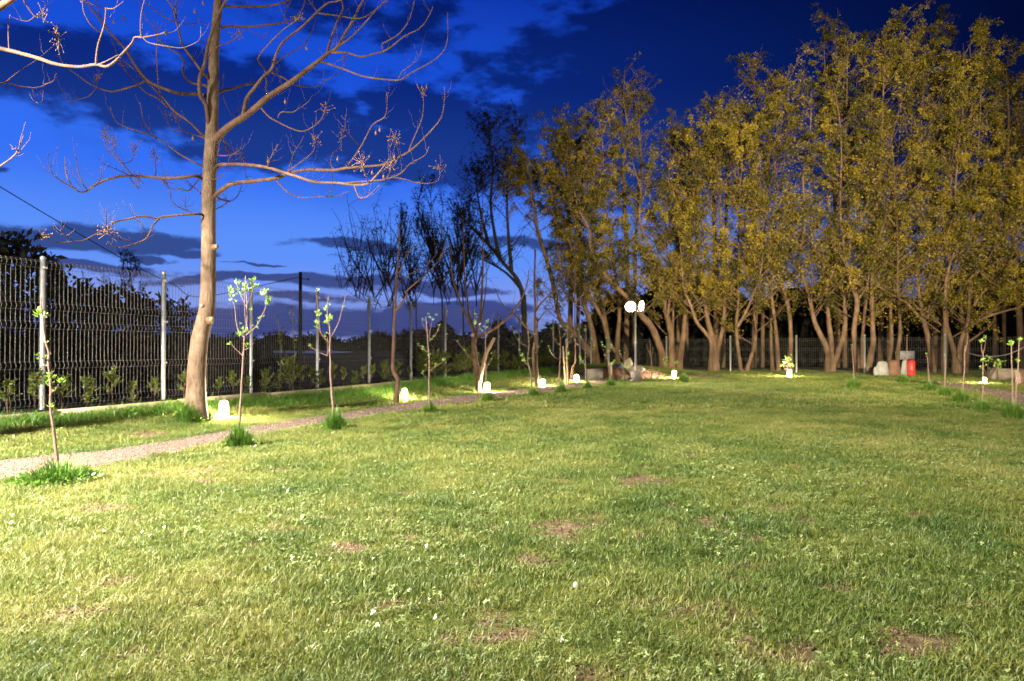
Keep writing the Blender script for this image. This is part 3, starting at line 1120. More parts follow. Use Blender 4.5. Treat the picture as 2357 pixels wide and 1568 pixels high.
def twigs_on(mb, pts, rad, n, length, rng, up=0.8, r0=None, lo=0.25, tips=None, tone=None):
    """fine upturned twigs along a limb"""
    p = np.asarray(pts)
    for _ in range(n):
        t = lo + (1 - lo) * rng.random()
        i = min(int(t * (len(p) - 1)), len(p) - 2)
        q = p[i] + (p[i + 1] - p[i]) * rng.random()
        d = p[i + 1] - p[i]
        d = d / (np.linalg.norm(d) + 1e-9)
        s = rng.normal(size=3)
        d = d * 0.5 + s / np.linalg.norm(s) * 0.8
        d[2] *= 0.5
        L_ = length * (0.35 + 0.9 * rng.random())
        d = d / np.linalg.norm(d)
        m = 6
        tt = np.linspace(0, 1, m)[:, None]
        w = q + d * tt * L_ * 0.7 + np.array([0, 0, 1.0]) * (tt ** 2) * L_ * up * (0.5 + 0.6 * rng.random())
        w[1:] += rng.normal(0, 0.012 * L_ * 2, (m - 1, 3))
        rr_ = (r0 or 0.006) * (0.7 + 0.5 * rng.random())
        mb.tube(w, np.linspace(rr_, rr_ * 0.35, m), 4)
        if tips is not None:
            tips.append((w[-2], w[-1]))


def seedheads(ends, rng, n=10, size=0.16):
    mb = MB()
    for a, b in ends:
        for _ in range(n):
            q = b + (a - b) * rng.random() * 1.0 + rng.normal(0, size * 0.3, 3)
            mb.tube([b + (a - b) * rng.random(), q], 0.0022, 3, cap=False)
            r = 0.007 + 0.006 * rng.random()
            mb.add(np.array([[0, 0, 1.3], [1, 0, 0], [0, 1, 0], [-1, 0, 0], [0, -1, 0], [0, 0, -1.3]]) * r + q,
                   [[0, 1, 2, 2], [0, 2, 3, 3], [0, 3, 4, 4], [0, 4, 1, 1], [5, 2, 1, 1], [5, 3, 2, 2], [5, 4, 3, 3], [5, 1, 4, 4]])
    return mb


rt = np.random.default_rng(23)
TY = 10.3
tb = at(450, 945, TY)
tb[2] = float(height(tb[0], tb[1]))
tree = thing('bare_tree', 'big bare tree with smooth pale trunk and bent base standing by the fence', 'tree', tb)
S = TY / FPX
trunk_px = [(449, 965), (450, 930), (451.5, 890), (453, 848), (457, 805), (463, 765), (470, 740), (475, 722), (477.5, 700), (479, 660), (480, 595), (480, 531), (480.5, 470), (481, 428),
            (484, 365), (486, 334), (488, 280), (489.5, 231), (491.5, 160), (493.5, 103), (498, 50), (503, 0), (508, -70), (514, -160), (522, -280), (528, -420), (531, -560)]
trunk_w = [60, 48, 41.5, 39, 38, 37, 36.5, 36, 34.5, 33, 31.5, 31, 30.5, 30.5, 29, 28, 27, 26, 23.5, 21.5, 20, 18.5, 17, 14, 11, 8, 4]
tc_ = np.array([at(x, y, TY) for x, y in trunk_px])
tcs = curve(tc_, n=4)
trs = np.interp(np.linspace(0, 1, len(tcs)), np.linspace(0, 1, len(trunk_w)), np.array(trunk_w) * S / 2)
mb = MB().tube(tcs, trs, 18)
vv = mb.v[0]
k_ = np.repeat(np.arange(len(tcs)), 18)
rad = vv - tcs[k_]
wob = 1 + 0.045 * vnoise(vv[:, 0] * 1.0 + vv[:, 1], vv[:, 2], 4.0, 2) + 0.03 * vnoise(vv[:, 0] * 3 + vv[:, 1] * 3, vv[:, 2], 9.0, 6)
mb.v[0] = tcs[k_] + rad * wob[:, None]
mb.build('trunk', M_BARK_PALE, tree, tb)


def knot(px, py, r, dirx):
    c = at(px, py, TY - 0.11)
    d = np.array([dirx, -0.75, 0.12])
    d /= np.linalg.norm(d)
    mb = MB().tube([c - d * r * 1.3, c - d * r * 0.2, c + d * r * 0.35, c + d * r * 0.5], [r * 1.25, r * 1.1, r, r * 0.82], 10)
    ko = mb.build('knot', M_BARK_PALE, tree, tb)
    MB().tube([c + d * r * 0.35, c + d * r * 0.53], [r * 0.8, r * 0.78], 10).build('cut_face', M_CUT, ko, tb, smooth=False)


knot(465, 704, 0.034, -0.35)
knot(486, 736, 0.05, 0.75)
knot(497, 568, 0.04, 0.8)

# limb: (polyline px, root width px, tip width px, depth shift at tip, [side limbs])
LIMBS = [
    # right side
    (v2([(115, 1110), (150, 1060), (230, 990), (330, 920), (430, 845), (530, 765), (640, 690), (730, 635), (850, 550), (950, 480), (1010, 420), (1060, 370), (1130, 270), (1210, 150), (1250, 60), (1290, -20)]), 17, 3.2, -0.9, [
        (v2([(335, 910), (350, 850), (375, 770), (430, 690), (500, 610), (550, 570), (570, 510), (590, 460), (650, 340), (800, 200), (920, 100), (1000, 30), (1080, 0), (1180, -60)]), 9.5, 2.6, -1.3),
        (v2([(955, 485), (1040, 515), (1120, 545), (1280, 600), (1420, 620), (1560, 625), (1620, 600), (1700, 540), (1830, 480), (1920, 380), (1950, 270), (1945, 100)]), 4.6, 1.4, -1.2),
        (v2([(1020, 415), (1150, 415), (1270, 440), (1360, 430), (1440, 400), (1500, 370), (1600, 290), (1720, 220), (1790, 140), (1830, 50)]), 4.6, 1.6, -1.6),
        (v2([(1435, 400), (1440, 350), (1470, 315), (1560, 260), (1640, 170), (1670, 60), (1675, 0)]), 3.0, 1.2, -1.9),
        (v2([(985, 455), (1030, 300), (1080, 170), (1120, 80), (1105, 0), (1100, -70)]), 5.5, 2.0, -0.6),
        (v2([(1050, 385), (1180, 290), (1290, 180), (1380, 80), (1460, 0)]), 4.2, 1.4, -1.5),
        (v2([(480, 850), (560, 920), (640, 965), (720, 1000), (800, 1020), (880, 1000), (930, 960), (960, 900), (975, 810)]), 4.0, 1.2, -0.7),
        (v2([(560, 570), (650, 610), (730, 660), (820, 685), (900, 680), (970, 640), (1080, 580), (1130, 520), (1130, 430)]), 4.0, 1.0, 0.3),
        (v2([(505, 585), (505, 640), (520, 700), (530, 750)]), 3.0, 1.8, 0.2),
        (v2([(515, 590), (500, 540), (455, 470), (460, 440), (500, 390), (600, 290), (700, 210), (790, 130)]), 4.2, 1.4, -1.7),
        (v2([(930, 105), (1100, 135), (1200, 150), (1290, 120), (1400, 60), (1480, 0)]), 3.2, 1.2, -1.2),
        (v2([(610, 925), (640, 890), (720, 880), (790, 850), (850, 800), (885, 745)]), 2.6, 1.0, -0.4),
        (v2([(1555, 620), (1590, 570), (1650, 520), (1695, 480), (1740, 400)]), 2.4, 1.0, -1.2),
        (v2([(920, 100), (890, 60), (850, 0)]), 3.0, 1.6, -0.9),
    ]),
    (v2([(130, 735), (180, 710), (260, 690), (350, 665), (440, 640), (520, 580), (600, 500), (700, 420), (820, 350), (880, 250), (915, 120)]), 6.5, 1.6, 1.2, []),
    (v2([(170, 215), (240, 208), (350, 205), (500, 200), (640, 180), (730, 150), (800, 60), (830, 0)]), 6.8, 2.2, 0.6, [
        (v2([(660, 175), (670, 100), (690, 20)]), 2.4, 1.2, 0.6), (v2([(350, 207), (420, 260), (520, 300), (560, 330)]), 1.6, 0.9, 0.4)]),
    (v2([(185, 42), (250, 46), (400, 50), (550, 40), (690, 5), (800, -40)]), 7.2, 3.0, 0.5, []),
    (v2([(120, 1325), (150, 1300), (200, 1285), (350, 1295), (520, 1310), (640, 1345), (760, 1385), (900, 1420), (1100, 1440), (1200, 1455), (1320, 1440), (1380, 1380), (1450, 1300), (1480, 1250)]), 9.0, 2.2, -2.2, [
        (v2([(1210, 1455), (1250, 1540), (1300, 1548), (1340, 1530), (1400, 1440)]), 3.0, 1.0, -2.3),
        (v2([(1320, 1435), (1290, 1340), (1260, 1240)]), 2.4, 1.0, -2.6),
        (v2([(530, 1310), (560, 1240), (610, 1130)]), 2.6, 1.0, -1.6),
        (v2([(1100, 1440), (1300, 1422), (1450, 1410), (1560, 1370), (1650, 1290), (1760, 1230), (1795, 1150)]), 4.4, 1.4, -1.2),
        (v2([(1460, 1405), (1490, 1340), (1495, 1280)]), 2.2, 1.0, -1.8)]),
    (v2([(110, 1550), (140, 1515), (180, 1475), (260, 1440), (420, 1415), (580, 1395), (720, 1350), (850, 1330), (1050, 1335), (1130, 1320), (1280, 1305), (1450, 1280), (1570, 1230), (1660, 1180), (1780, 1070), (1880, 930), (1915, 800), (1915, 680)]), 11, 1.6, -1.0, [
        (v2([(1635, 1190), (1680, 1080), (1740, 930), (1755, 800), (1750, 700)]), 3.0, 1.0, -1.3),
        (v2([(1145, 1312), (1200, 1240), (1260, 1150), (1300, 1080), (1360, 980), (1440, 920), (1470, 830), (1460, 720)]), 3.8, 1.2, -1.5),
        (v2([(1500, 1390), (1600, 1410), (1700, 1440), (1810, 1445), (1870, 1400), (1885, 1280)]), 2.6, 1.0, -0.6),
        (v2([(585, 1400), (680, 1500), (780, 1550), (900, 1550), (1060, 1540), (1180, 1500)]), 3.4, 1.0, -0.2),
        (v2([(690, 1350), (740, 1200), (790, 1120), (830, 1020)]), 2.8, 1.0, 0.2),
        (v2([(690, 1345), (800, 1260), (890, 1190), (905, 1050)]), 2.8, 1.0, -0.9),
        (v2([(1250, 1145), (1180, 1060), (1150, 990), (1140, 900)]), 2.2, 0.9, -1.4),
        (v2([(1570, 1230), (1550, 1150), (1525, 1060)]), 2.2, 0.9, -1.4),
        (v2([(1050, 1330), (1030, 1280), (1050, 1200), (1100, 1150), (1120, 1010)]), 2.8, 1.0, 0.6),
        (v2([(1030, 1330), (1045, 1440), (1010, 1545)]), 2.4, 1.0, 0.8),
        (v2([(420, 1412), (380, 1395), (365, 1395), (350, 1300), (320, 1220)]), 3.0, 1.0, 0.8)]),
    (v2([(135, 1220), (220, 1217), (270, 1205), (320, 1160)]), 3.6, 1.4, -0.4, [(v2([(140, 1215), (150, 1150), (150, 1100)]), 2.2, 1.0, -0.2)]),
    (v2([(150, 1060), (190, 1110), (205, 1180), (250, 1200), (225, 1270), (265, 1330)]), 5.5, 1.6, 0.7, []),
    (v2([(185, 580), (180, 700), (200, 830), (260, 915), (300, 860), (330, 800)]), 2.2, 0.9, 1.3, []),
    (v2([(90, 1390), (115, 1410), (150, 1400), (195, 1365)]), 2.6, 1.0, -0.5, []),
    (v3([(1925, 200), (1990, 215), (2060, 240), (2130, 200), (2170, 100)]), 3.6, 1.2, 0.6, [(v3([(2060, 238), (2000, 225), (1945, 235)]), 2.2, 1.2, 0.9), (v3([(1925, 310), (1980, 275), (2050, 240)]), 2.8, 1.8, 0.6)]),
    # left side
    (v1([(1885, 1150), (1865, 1090), (1840, 950), (1800, 850), (1795, 700), (1830, 580), (1860, 450), (1880, 330), (1930, 200), (1980, 90), (2040, 0), (2080, -80)]), 10.5, 4.0, -0.8, [
        (v1([(1862, 500), (1940, 420), (2050, 385), (2110, 340), (2160, 280)]), 2.6, 1.0, -0.9),
        (v1([(1975, 90), (1955, 30), (1945, -40)]), 3.4, 2.0, -0.8)]),
    (v1([(1895, 745), (1860, 690), (1800, 640), (1700, 500), (1640, 400), (1620, 350), (1580, 180), (1550, 80), (1490, -20)]), 7.0, 2.6, -0.7, [
        (v1([(1595, 200), (1700, 210), (1800, 205), (1880, 215)]), 2.0, 1.0, 0.3), (v1([(1580, 170), (1580, 60), (1580, -20)]), 3.4, 2.2, -0.6), (v1([(1590, 195), (1480, 150), (1380, 80), (1290, 10)]), 2.6, 1.2, -0.9)]),
    (v1([(1880, 800), (1830, 775), (1720, 740), (1640, 660), (1640, 560), (1590, 490), (1480, 420), (1420, 340), (1390, 250), (1300, 150), (1240, 0)]), 6.0, 1.8, 1.0, []),
    (v1([(1840, 860), (1760, 850), (1600, 835), (1450, 790), (1320, 720), (1220, 600), (1120, 440), (960, 250), (850, 110), (760, 0), (700, -80)]), 9.0, 3.2, 1.4, [
        (v1([(1310, 720), (1230, 760), (1150, 790), (1000, 805), (870, 795), (790, 740), (690, 670), (600, 600), (540, 520), (530, 390)]), 4.8, 1.3, 1.0),
        (v1([(860, 795), (790, 870), (700, 910), (640, 912), (600, 880), (580, 810)]), 2.2, 1.0, 1.0),
        (v1([(880, 790), (870, 750), (885, 660)]), 1.8, 0.9, 1.0),
        (v1([(960, 250), (920, 180), (900, 130), (880, 0)]), 2.8, 1.4, 1.4)]),
    (v1([(1855, 1235), (1800, 1190), (1700, 1100), (1550, 990), (1450, 870), (1300, 720), (1150, 580), (1070, 540)]), 6.2, 1.4, -0.6, [
        (v1([(1500, 960), (1400, 880), (1300, 820), (1200, 720), (1100, 600), (1040, 480), (1000, 350)]), 4.0, 1.2, -0.9),
        (v1([(1440, 870), (1420, 750), (1410, 600), (1400, 480), (1405, 330), (1410, 200)]), 2.8, 1.2, -1.0)]),
    (v1([(1855, 1240), (1800, 1228), (1730, 1210), (1620, 1170), (1550, 1170), (1490, 1080), (1480, 980)]), 4.4, 1.2, 1.3, [(v1([(1615, 1168), (1590, 1080), (1545, 1010)]), 2.4, 1.0, 1.2)]),
    (v1([(1840, 1495), (1800, 1480), (1720, 1440), (1600, 1370), (1420, 1260), (1280, 1200), (1120, 1140), (1040, 1080), (990, 970)]), 4.6, 1.2, -0.4, [
        (v1([(1410, 1258), (1330, 1160), (1270, 1070), (1250, 910)]), 2.6, 1.0, -0.8)]),
    (v3([(1840, 50), (1800, 30), (1740, 0), (1600, 25), (1430, 30), (1250, 15), (1080, 10), (950, 40), (850, 80), (770, 150), (720, 160), (670, 120), (600, 0), (590, -150)]), 8.0, 1.6, -1.2, [
        (v3([(680, 125), (560, 60), (470, 0), (435, -120), (440, -200)]), 3.0, 1.0, -1.6),
        (v3([(780, 130), (720, 60), (695, -60), (685, -210)]), 2.6, 1.0, -1.0),
        (v3([(800, 130), (860, 90), (905, 30), (910, -80)]), 2.4, 1.0, -1.4),
        (v3([(1200, 15), (1100, -90), (1000, -190), (950, -260), (945, -410)]), 3.2, 1.0, -0.2),
        (v3([(1110, -90), (1040, -180), (1015, -350)]), 2.0, 0.9, -0.6),
        (v3([(1100, -100), (1180, -140), (1215, -270)]), 2.0, 0.9, 0.0),
        (v3([(1380, 28), (1395, -40), (1375, -240)]), 2.2, 0.9, 0.4),
        (v3([(1160, 10), (1200, 80), (1240, 122), (1250, 60), (1250, 10)]), 2.4, 1.2, 0.4),
        (v3([(1170, 12), (1050, -40), (930, -100)]), 2.2, 0.9, -1.0)]),
    (v3([(1820, 365), (1795, 350), (1700, 350), (1500, 365), (1400, 385), (1270, 372), (1130, 405), (1040, 430), (950, 480), (850, 540), (750, 590), (650, 600), (530, 600), (430, 580), (380, 520)]), 5.4, 1.0, -1.9, [
        (v3([(1430, 388), (1370, 450), (1330, 550), (1270, 600), (1150, 630), (1060, 660), (960, 620)]), 4.2, 1.2, -2.2),
        (v3([(950, 480), (935, 420), (945, 310)]), 2.2, 1.0, -1.8),
        (v3([(1310, 560), (1290, 470), (1240, 400)]), 1.8, 0.9, -2.2),
        (v3([(670, 600), (600, 550), (560, 500), (560, 460)]), 1.8, 0.9, -2.2),
        (v3([(1280, 600), (1150, 590), (1020, 550), (960, 480)]), 1.8, 0.9, -1.9)]),
    (v3([(1815, 365), (1760, 345), (1680, 320), (1600, 290), (1530, 220), (1520, 120), (1460, 40)]), 3.4, 1.0, 0.9, [(v3([(1680, 320), (1650, 270), (1660, 180)]), 1.8, 0.9, 0.9)]),
    (v3([(1825, 215), (1800, 180), (1740, 110), (1670, 50), (1660, 20)]), 3.0, 1.0, 0.7, []),
    (v3([(1805, -10), (1760, 60), (1690, 135), (1620, 115), (1530, 130), (1450, 50)]), 3.4, 1.2, 1.2, []),
    # higher limbs beyond the top of the picture
    ([(506, -40), (560, -130), (640, -260), (760, -360)], 13, 3, -1.0, [([(600, -190), (700, -210), (830, -260)], 5, 1.5, -1.2)]),
    ([(510, -100), (450, -200), (380, -330), (300, -400)], 12, 3, 0.8, [([(440, -215), (340, -230), (220, -260)], 5, 1.5, 0.4)]),
    ([(518, -230), (600, -360), (640, -480)], 8, 2, 0.4, []),
]
ends = []
for pts, w0, w1, dz, subs in LIMBS:
    P = curve(wander(space(pts, TY, TY + dz), 0.008, rt), n=5)
    mb = MB().tube(P, np.linspace(w0, w1, len(P)) ** 1.0 * S / 2 * 1.02, 8 if w0 > 5 else 6)
    tp = []
    twigs_on(mb, P, 0, int(4 + w0 * 0.6), 0.34, rt, r0=0.0036, lo=0.3, tips=tp)
    limb = mb.build('branch', M_BARK_TWIG, tree, tb)
    if w1 < 1.9:
        ends.append((P[-4], P[-1]))
    tt = np.linspace(0, 1, len(P))
    for sp, s0, s1, dz2 in subs:
        # depth of the parent where the side limb starts
        root = np.array(sp[0])
        scr = np.array([[1178.5 + FPX * q[0] / q[1], 803 - FPX * (q[2] - EYE) / q[1]] for q in P])
        Yr = P[np.argmin(np.linalg.norm(scr - root, axis=1))][1]
        Q = curve(wander(space(sp, Yr, TY + dz2), 0.008, rt), n=5)
        m2 = MB().tube(Q, np.linspace(s0, s1, len(Q)) * S / 2, 6)
        twigs_on(m2, Q, 0, 6, 0.24, rt, r0=0.003, lo=0.25, tips=tp)
        m2.build('side_branch', M_BARK_TWIG, limb, tb)
        if s1 < 1.5:
            ends.append((Q[-4], Q[-1]))
rt.shuffle(ends)
for e in ends[:22]:
    seedheads([e], rt, 16, 0.17).build('seed_head', M_POD, tree, tb)
for e in v2([(1410, 1020), (1380, 1045), (1350, 1355), (1440, 1385), (1525, 1230), (835, 380), (668, 800), (535, 1265), (1080, 1250)]) + v1([(1020, 200), (1110, 170), (1485, 300), (1745, 105), (1820, 30), (1730, 1245)]):
    c = at(e[0], e[1], TY - 0.7)
    MB().lathe(c, [(0.001, -0.03), (0.014, -0.018), (0.018, 0.0), (0.012, 0.02), (0.003, 0.032), (0.002, 0.06)], 7).build('seed_pod', M_POD, tree, tb)

# second bare tree, just outside the left edge, whose limbs reach into view
T2Y = 7.2
t2 = at(-215, 990, T2Y)
t2[2] = float(height(t2[0], t2[1]))
tree2 = thing('bare_tree', 'bare tree off the left edge whose pale limb reaches in across the upper sky', 'tree', t2)
S2 = T2Y / FPX
P = curve(np.array([at(x, y, T2Y) for x, y in [(-215, 1010), (-218, 800), (-210, 500), (-205, 300), (-200, 60), (-190, -300), (-180, -700)]]), n=5)
MB().tube(P, np.linspace(30, 10, len(P)) * S2, 14).build('trunk', M_BARK_PALE, tree2, t2)
for pts, w0, w1, dz, subs in [
    ([(-205, 190)] + v1([(-400, 520), (-60, 420), (0, 435), (150, 470), (350, 525), (500, 575), (700, 600), (860, 580), (950, 598), (1020, 560), (1080, 500), (1180, 390), (1210, 335), (1280, 335), (1420, 310), (1480, 290)]), 11, 2.2, -0.4, [
        (v1([(860, 582), (865, 500), (880, 400), (915, 290), (940, 190), (950, 70)]), 4.6, 1.8, -0.5),
        (v1([(910, 295), (860, 260), (800, 200), (750, 100), (740, 0), (740, -60)]), 3.6, 1.8, -0.7),
        (v1([(1275, 335), (1260, 280), (1260, 200), (1270, 100), (1300, -20)]), 3.2, 1.6, -0.5),
        (v1([(82, 450), (75, 290), (90, 130)]), 2.8, 1.2, -0.2),
        (v1([(1280, 340), (1340, 385), (1480, 412), (1620, 430), (1720, 400), (1790, 350), (1800, 240)]), 2.4, 1.0, -0.3),
        (v1([(870, 585), (960, 545), (1060, 490)]), 3.0, 1.4, -0.3),
        (v1([(940, 75), (1020, 75), (1110, 10)]), 2.4, 1.0, -0.5), (v1([(940, 80), (850, 40), (750, 0)]), 2.4, 1.0, -0.5)]),
    ([(-208, 330)] + v1([(-400, 900), (-60, 760), (0, 750), (60, 745), (180, 775), (340, 785), (430, 745), (490, 720), (500, 660)]), 5.5, 1.2, 0.9, [
        (v1([(40, 745), (120, 680), (200, 620), (350, 520), (490, 400)]), 2.4, 0.9, 0.8),
        (v1([(285, 785), (310, 860), (340, 920), (380, 900), (385, 800)]), 2.0, 0.9, 0.9), (v1([(340, 925), (290, 890), (260, 830)]), 1.6, 0.8, 0.9)]),
    ([(-212, 560)] + v1([(-420, 1640), (-60, 1520), (0, 1490), (100, 1420), (160, 1350), (210, 1220)]), 6.0, 1.6, -0.5, [(v1([(150, 1360), (150, 1330), (140, 1310)]), 2.0, 1.0, -0.5)]),
    ([(-200, 90)] + v1([(-300, 170), (-40, 80), (60, 20), (150, -40)]), 20, 12, -0.8, []),
    ([(-196, -60), (-60, -90), (40, -40), (55, 0)] + v1([(240, 50), (320, 150), (390, 100), (410, 30)]), 7, 1.2, 0.3, [(v1([(310, 150), (250, 190), (180, 180), (100, 150)]), 2.6, 1.0, 0.4)]),
]:
    Q = curve(space(pts, T2Y, T2Y + dz), n=5)
    mb = MB().tube(Q, np.linspace(w0, w1, len(Q)) * S2 / 2, 8)
    twigs_on(mb, Q, 0, 3, 0.25, rt, r0=0.004, lo=0.6)
    limb = mb.build('branch', M_BARK_TWIG, tree2, t2)
    for sp, s0, s1, dz2 in subs:
        scr = np.array([[1178.5 + FPX * q[0] / q[1], 803 - FPX * (q[2] - EYE) / q[1]] for q in Q])
        Yr = Q[np.argmin(np.linalg.norm(scr - np.array(sp[0]), axis=1))][1]
        W = curve(space(sp, Yr, T2Y + dz2), n=5)
        m2 = MB().tube(W, np.linspace(s0, s1, len(W)) * S2 / 2, 6)
        twigs_on(m2, W, 0, 1, 0.2, rt, r0=0.003, lo=0.5)
        m2.build('side_branch', M_BARK_TWIG, limb, t2)
for e in v1([(520, 230), (520, 330), (390, 90)]):
    c = at(e[0], e[1], T2Y)
    seedheads([(c + np.array([0, 0, -0.15]), c)], rt, 14, 0.12).build('seed_head', M_POD, tree2, t2)

# ------------------------------------------------------------------ young leafless trees along the lamps
def young_tree(label, Y, base_px, w0, stems, cut=()):
    p0 = at(*base_px, Y)
    p0[2] = float(height(p0[0], p0[1]))
    t = thing('young_tree', label, 'tree', p0, 'young bare trees along the lit strip')
    s = Y / FPX
    for i, (pts, a, b, dz) in enumerate(stems):
        if i == 0:
            pts = [base_px] + pts
        Q = curve(space(pts, Y, Y + dz), n=5)
        if i == 0:
            Q[0][2] = p0[2] - 0.05
        mb = MB().tube(Q, np.linspace(a, b, len(Q)) * s / 2, 8)
        if i:
            twigs_on(mb, Q, 0, 3, 0.5, rt, r0=0.006, lo=0.5)
        mb.build('trunk' if i == 0 else 'branch', M_BARK_TWIG, t, p0)
    for pts, a, b in cut:
        Q = curve(space(pts, Y, Y - 0.25), n=4)
        o = MB().tube(Q, np.linspace(a, b, len(Q)) * s / 2, 9).build('pruned_stem', M_BARK_PALE, t, p0)
        d = (Q[-1] - Q[-2]) / np.linalg.norm(Q[-1] - Q[-2])
        MB().tube([Q[-1], Q[-1] + d * 0.012], b * s / 2 * 0.95, 9).build('cut_face', M_CUT, o, p0, smooth=False)
    return t


young_tree('slim bare tree with a curved foot behind the second glowing lamp from the left', 14.3, (913, 905), 14, [
    (v6([(215, 1230), (185, 1170), (168, 1120), (170, 1000), (178, 800), (186, 570), (205, 250)]) + vA([(615, 1050), (635, 850), (640, 640)]), 11, 3.0, 0.2),
    (v6([(190, 580), (250, 500), (300, 430)]) + vA([(700, 1210), (850, 1080), (950, 980), (1010, 880), (1045, 800)]), 5, 1.2, -0.5),
    (vA([(613, 1185), (660, 1110), (720, 1070), (870, 990), (960, 890)]), 3.5, 1.2, 0.4),
    (vA([(630, 1070), (690, 920), (690, 860)]), 3, 1.0, 0.4)])
young_tree('bare young tree splitting into four long upright limbs beside a pruned stump', 18.0, v6([(975, 1270)])[0], 14, [
    (v6([(972, 1200), (955, 1090), (935, 950), (930, 850), (945, 815)]), 13, 11, 0.1),
    (v6([(938, 815), (915, 740), (870, 640), (820, 530), (780, 420), (740, 290), (720, 180), (715, 40)]) + vA([(1080, 800)]), 7, 1.6, -0.3),
    (v6([(945, 800), (905, 680), (885, 600), (870, 450), (850, 300), (835, 0)]) + vA([(1185, 700), (1180, 560)]), 6.5, 1.6, 0.5),
    (v6([(950, 810), (980, 700), (1000, 560), (1015, 250), (1020, 0)]) + vA([(1355, 900), (1352, 600), (1350, 330)]), 7.5, 1.4, 0.2),
    (v6([(945, 850), (970, 820), (1080, 770), (1180, 700), (1280, 610), (1350, 510), (1400, 420), (1440, 300), (1450, 190)]), 8, 1.6, -0.6),
    (v6([(1000, 680), (1030, 500), (1050, 300), (1058, 60)]), 3.5, 1.2, 0.5)],
    cut=[(v6([(985, 1250), (1005, 1150), (1030, 1050), (1050, 970), (1085, 910), (1122, 835)]), 10, 7.5), (v6([(935, 830), (925, 795)]), 7, 7)])
young_tree('pale leafless tree behind the fourth glowing lamp with one limb curving right', 20.4, v6([(1525, 1205)])[0], 12, [
    (v6([(1518, 1100), (1510, 900), (1510, 700), (1512, 560), (1505, 300), (1512, 0)]) + vA([(1800, 950), (1797, 840)]), 9, 2, 0.1),
    (v6([(1515, 580), (1560, 510), (1640, 430), (1700, 380), (1760, 300), (1800, 180)]), 5, 1.5, -0.4),
    (v6([(1530, 680), (1560, 640), (1600, 590), (1690, 530), (1720, 400)]), 4, 1.2, 0.4),
    (v6([(1490, 800), (1400, 700), (1300, 600), (1240, 550), (1180, 480), (1130, 360)]), 4.5, 1.4, 0.5),
    (v6([(1530, 570), (1530, 500), (1535, 430)]), 2.2, 1.4, 0.1)],
    cut=[(v6([(1502, 1190), (1495, 1080), (1488, 980), (1500, 880)]), 7, 4)])
young_tree('thin straight bare tree with a crooked white lit foot by the fifth glowing lamp', 24.0, v6([(1852, 1165)])[0], 9, [
    (v6([(1860, 1110), (1880, 1075), (1890, 1030), (1889, 950), (1885, 700), (1885, 480), (1890, 120)]), 7, 1.6, 0.1),
    (v6([(1890, 495), (1930, 450), (1980, 400), (2060, 350), (2110, 280)]), 3.5, 1.2, -0.3),
    (v6([(1878, 490), (1830, 430), (1740, 350)]), 3, 1.2, 0.4),
    (v6([(1885, 310), (1840, 250), (1800, 195)]), 2.4, 1.0, 0.2)])

# ------------------------------------------------------------------ fruit saplings
rs = np.random.default_rng(41)


def sprig(name, n, size, mat, rng, spread=0.5):
    mb = MB()
    a = rng.random(n) * 2 * PI
    ax = np.stack([np.cos(a), np.sin(a), 0.55 + 0.9 * rng.random(n)], -1)
    pos = ax * 0.006 + np.stack([np.zeros(n), np.zeros(n), rng.random(n) * size * 0.7], -1)
    mb.leaves(pos, ax, size * (0.65 + 0.6 * rng.random(n)), size * 0.42, rng, fold=0.3)
    return mb.mesh(name, mat)


SPRIG_BIG = [sprig('leaf_cluster', 11, 0.05, M_SAPLING_LEAF, rs) for _ in range(4)]
SPRIG_SMALL = [sprig('leaf_cluster', 6, 0.035, M_SAPLING_LEAF, rs) for _ in range(4)]
BLOOM = sprig('blossom', 7, 0.022, M_BLOSSOM, rs)
SAP_GROUP = 'young fruit saplings planted in rows along the paths'


def sapling(label, Y, base, trunk, branches, clusters, w0=6.5, small=(), bloom=(), group=SAP_GROUP):
    p0 = at(*base, Y)
    p0[2] = float(height(p0[0], p0[1]))
    t = thing('fruit_sapling', label, 'sapling', p0, group)
    s = Y / FPX
    P = curve(wander(space([base] + trunk, Y, Y), 0.004, rs), n=5)
    P[0][2] = p0[2] - 0.02
    rad = np.linspace(w0, w0 * 0.35, len(P)) * s / 2
    rad = rad * (1 + 0.16 * (rs.random(len(P)) > 0.8))
    mb = MB().tube(P, rad, 9)
    for _ in range(9):                       # bud spurs
        i = rs.integers(2, len(P) - 1)
        d = rs.normal(size=3) * [1, 1, 0.3] + [0, 0, 0.5]
        d /= np.linalg.norm(d)
        mb.tube([P[i], P[i] + d * rad[i] * 2.8], [rad[i] * 0.5, rad[i] * 0.25], 5)
    mb.build('trunk', M_BARK_RED, t, p0)
    for b in branches:
        Q = curve(wander(space(b, Y, Y + rs.normal(0, 0.08)), 0.004, rs), n=5)
        m2 = MB().tube(Q, np.linspace(w0 * 0.42, w0 * 0.2, len(Q)) * s / 2, 6)
        for _ in range(3):
            i = rs.integers(1, len(Q) - 1)
            d = rs.normal(size=3)
            d /= np.linalg.norm(d)
            m2.tube([Q[i], Q[i] + d * 0.012], [0.003, 0.0015], 4)
        m2.build('branch', M_BARK_RED, t, p0)
    for lst, src in ((clusters, SPRIG_BIG), (small, SPRIG_SMALL)):
        for (x, y) in lst:
            q = at(x, y, Y + rs.normal(0, 0.03)) - p0
            link_mesh('leaf_cluster', src[rs.integers(len(src))], t, q + [0, 0, -0.015], (rs.normal(0, 0.35), rs.normal(0, 0.35), rs.random() * 6), 0.85 + 0.35 * rs.random())
    for (x, y) in bloom:
        q = at(x, y, Y - 0.04) - p0
        link_mesh('blossom', BLOOM, t, q, (0.5, 0, rs.random() * 6), 1.0 + 0.4 * rs.random())
    return t


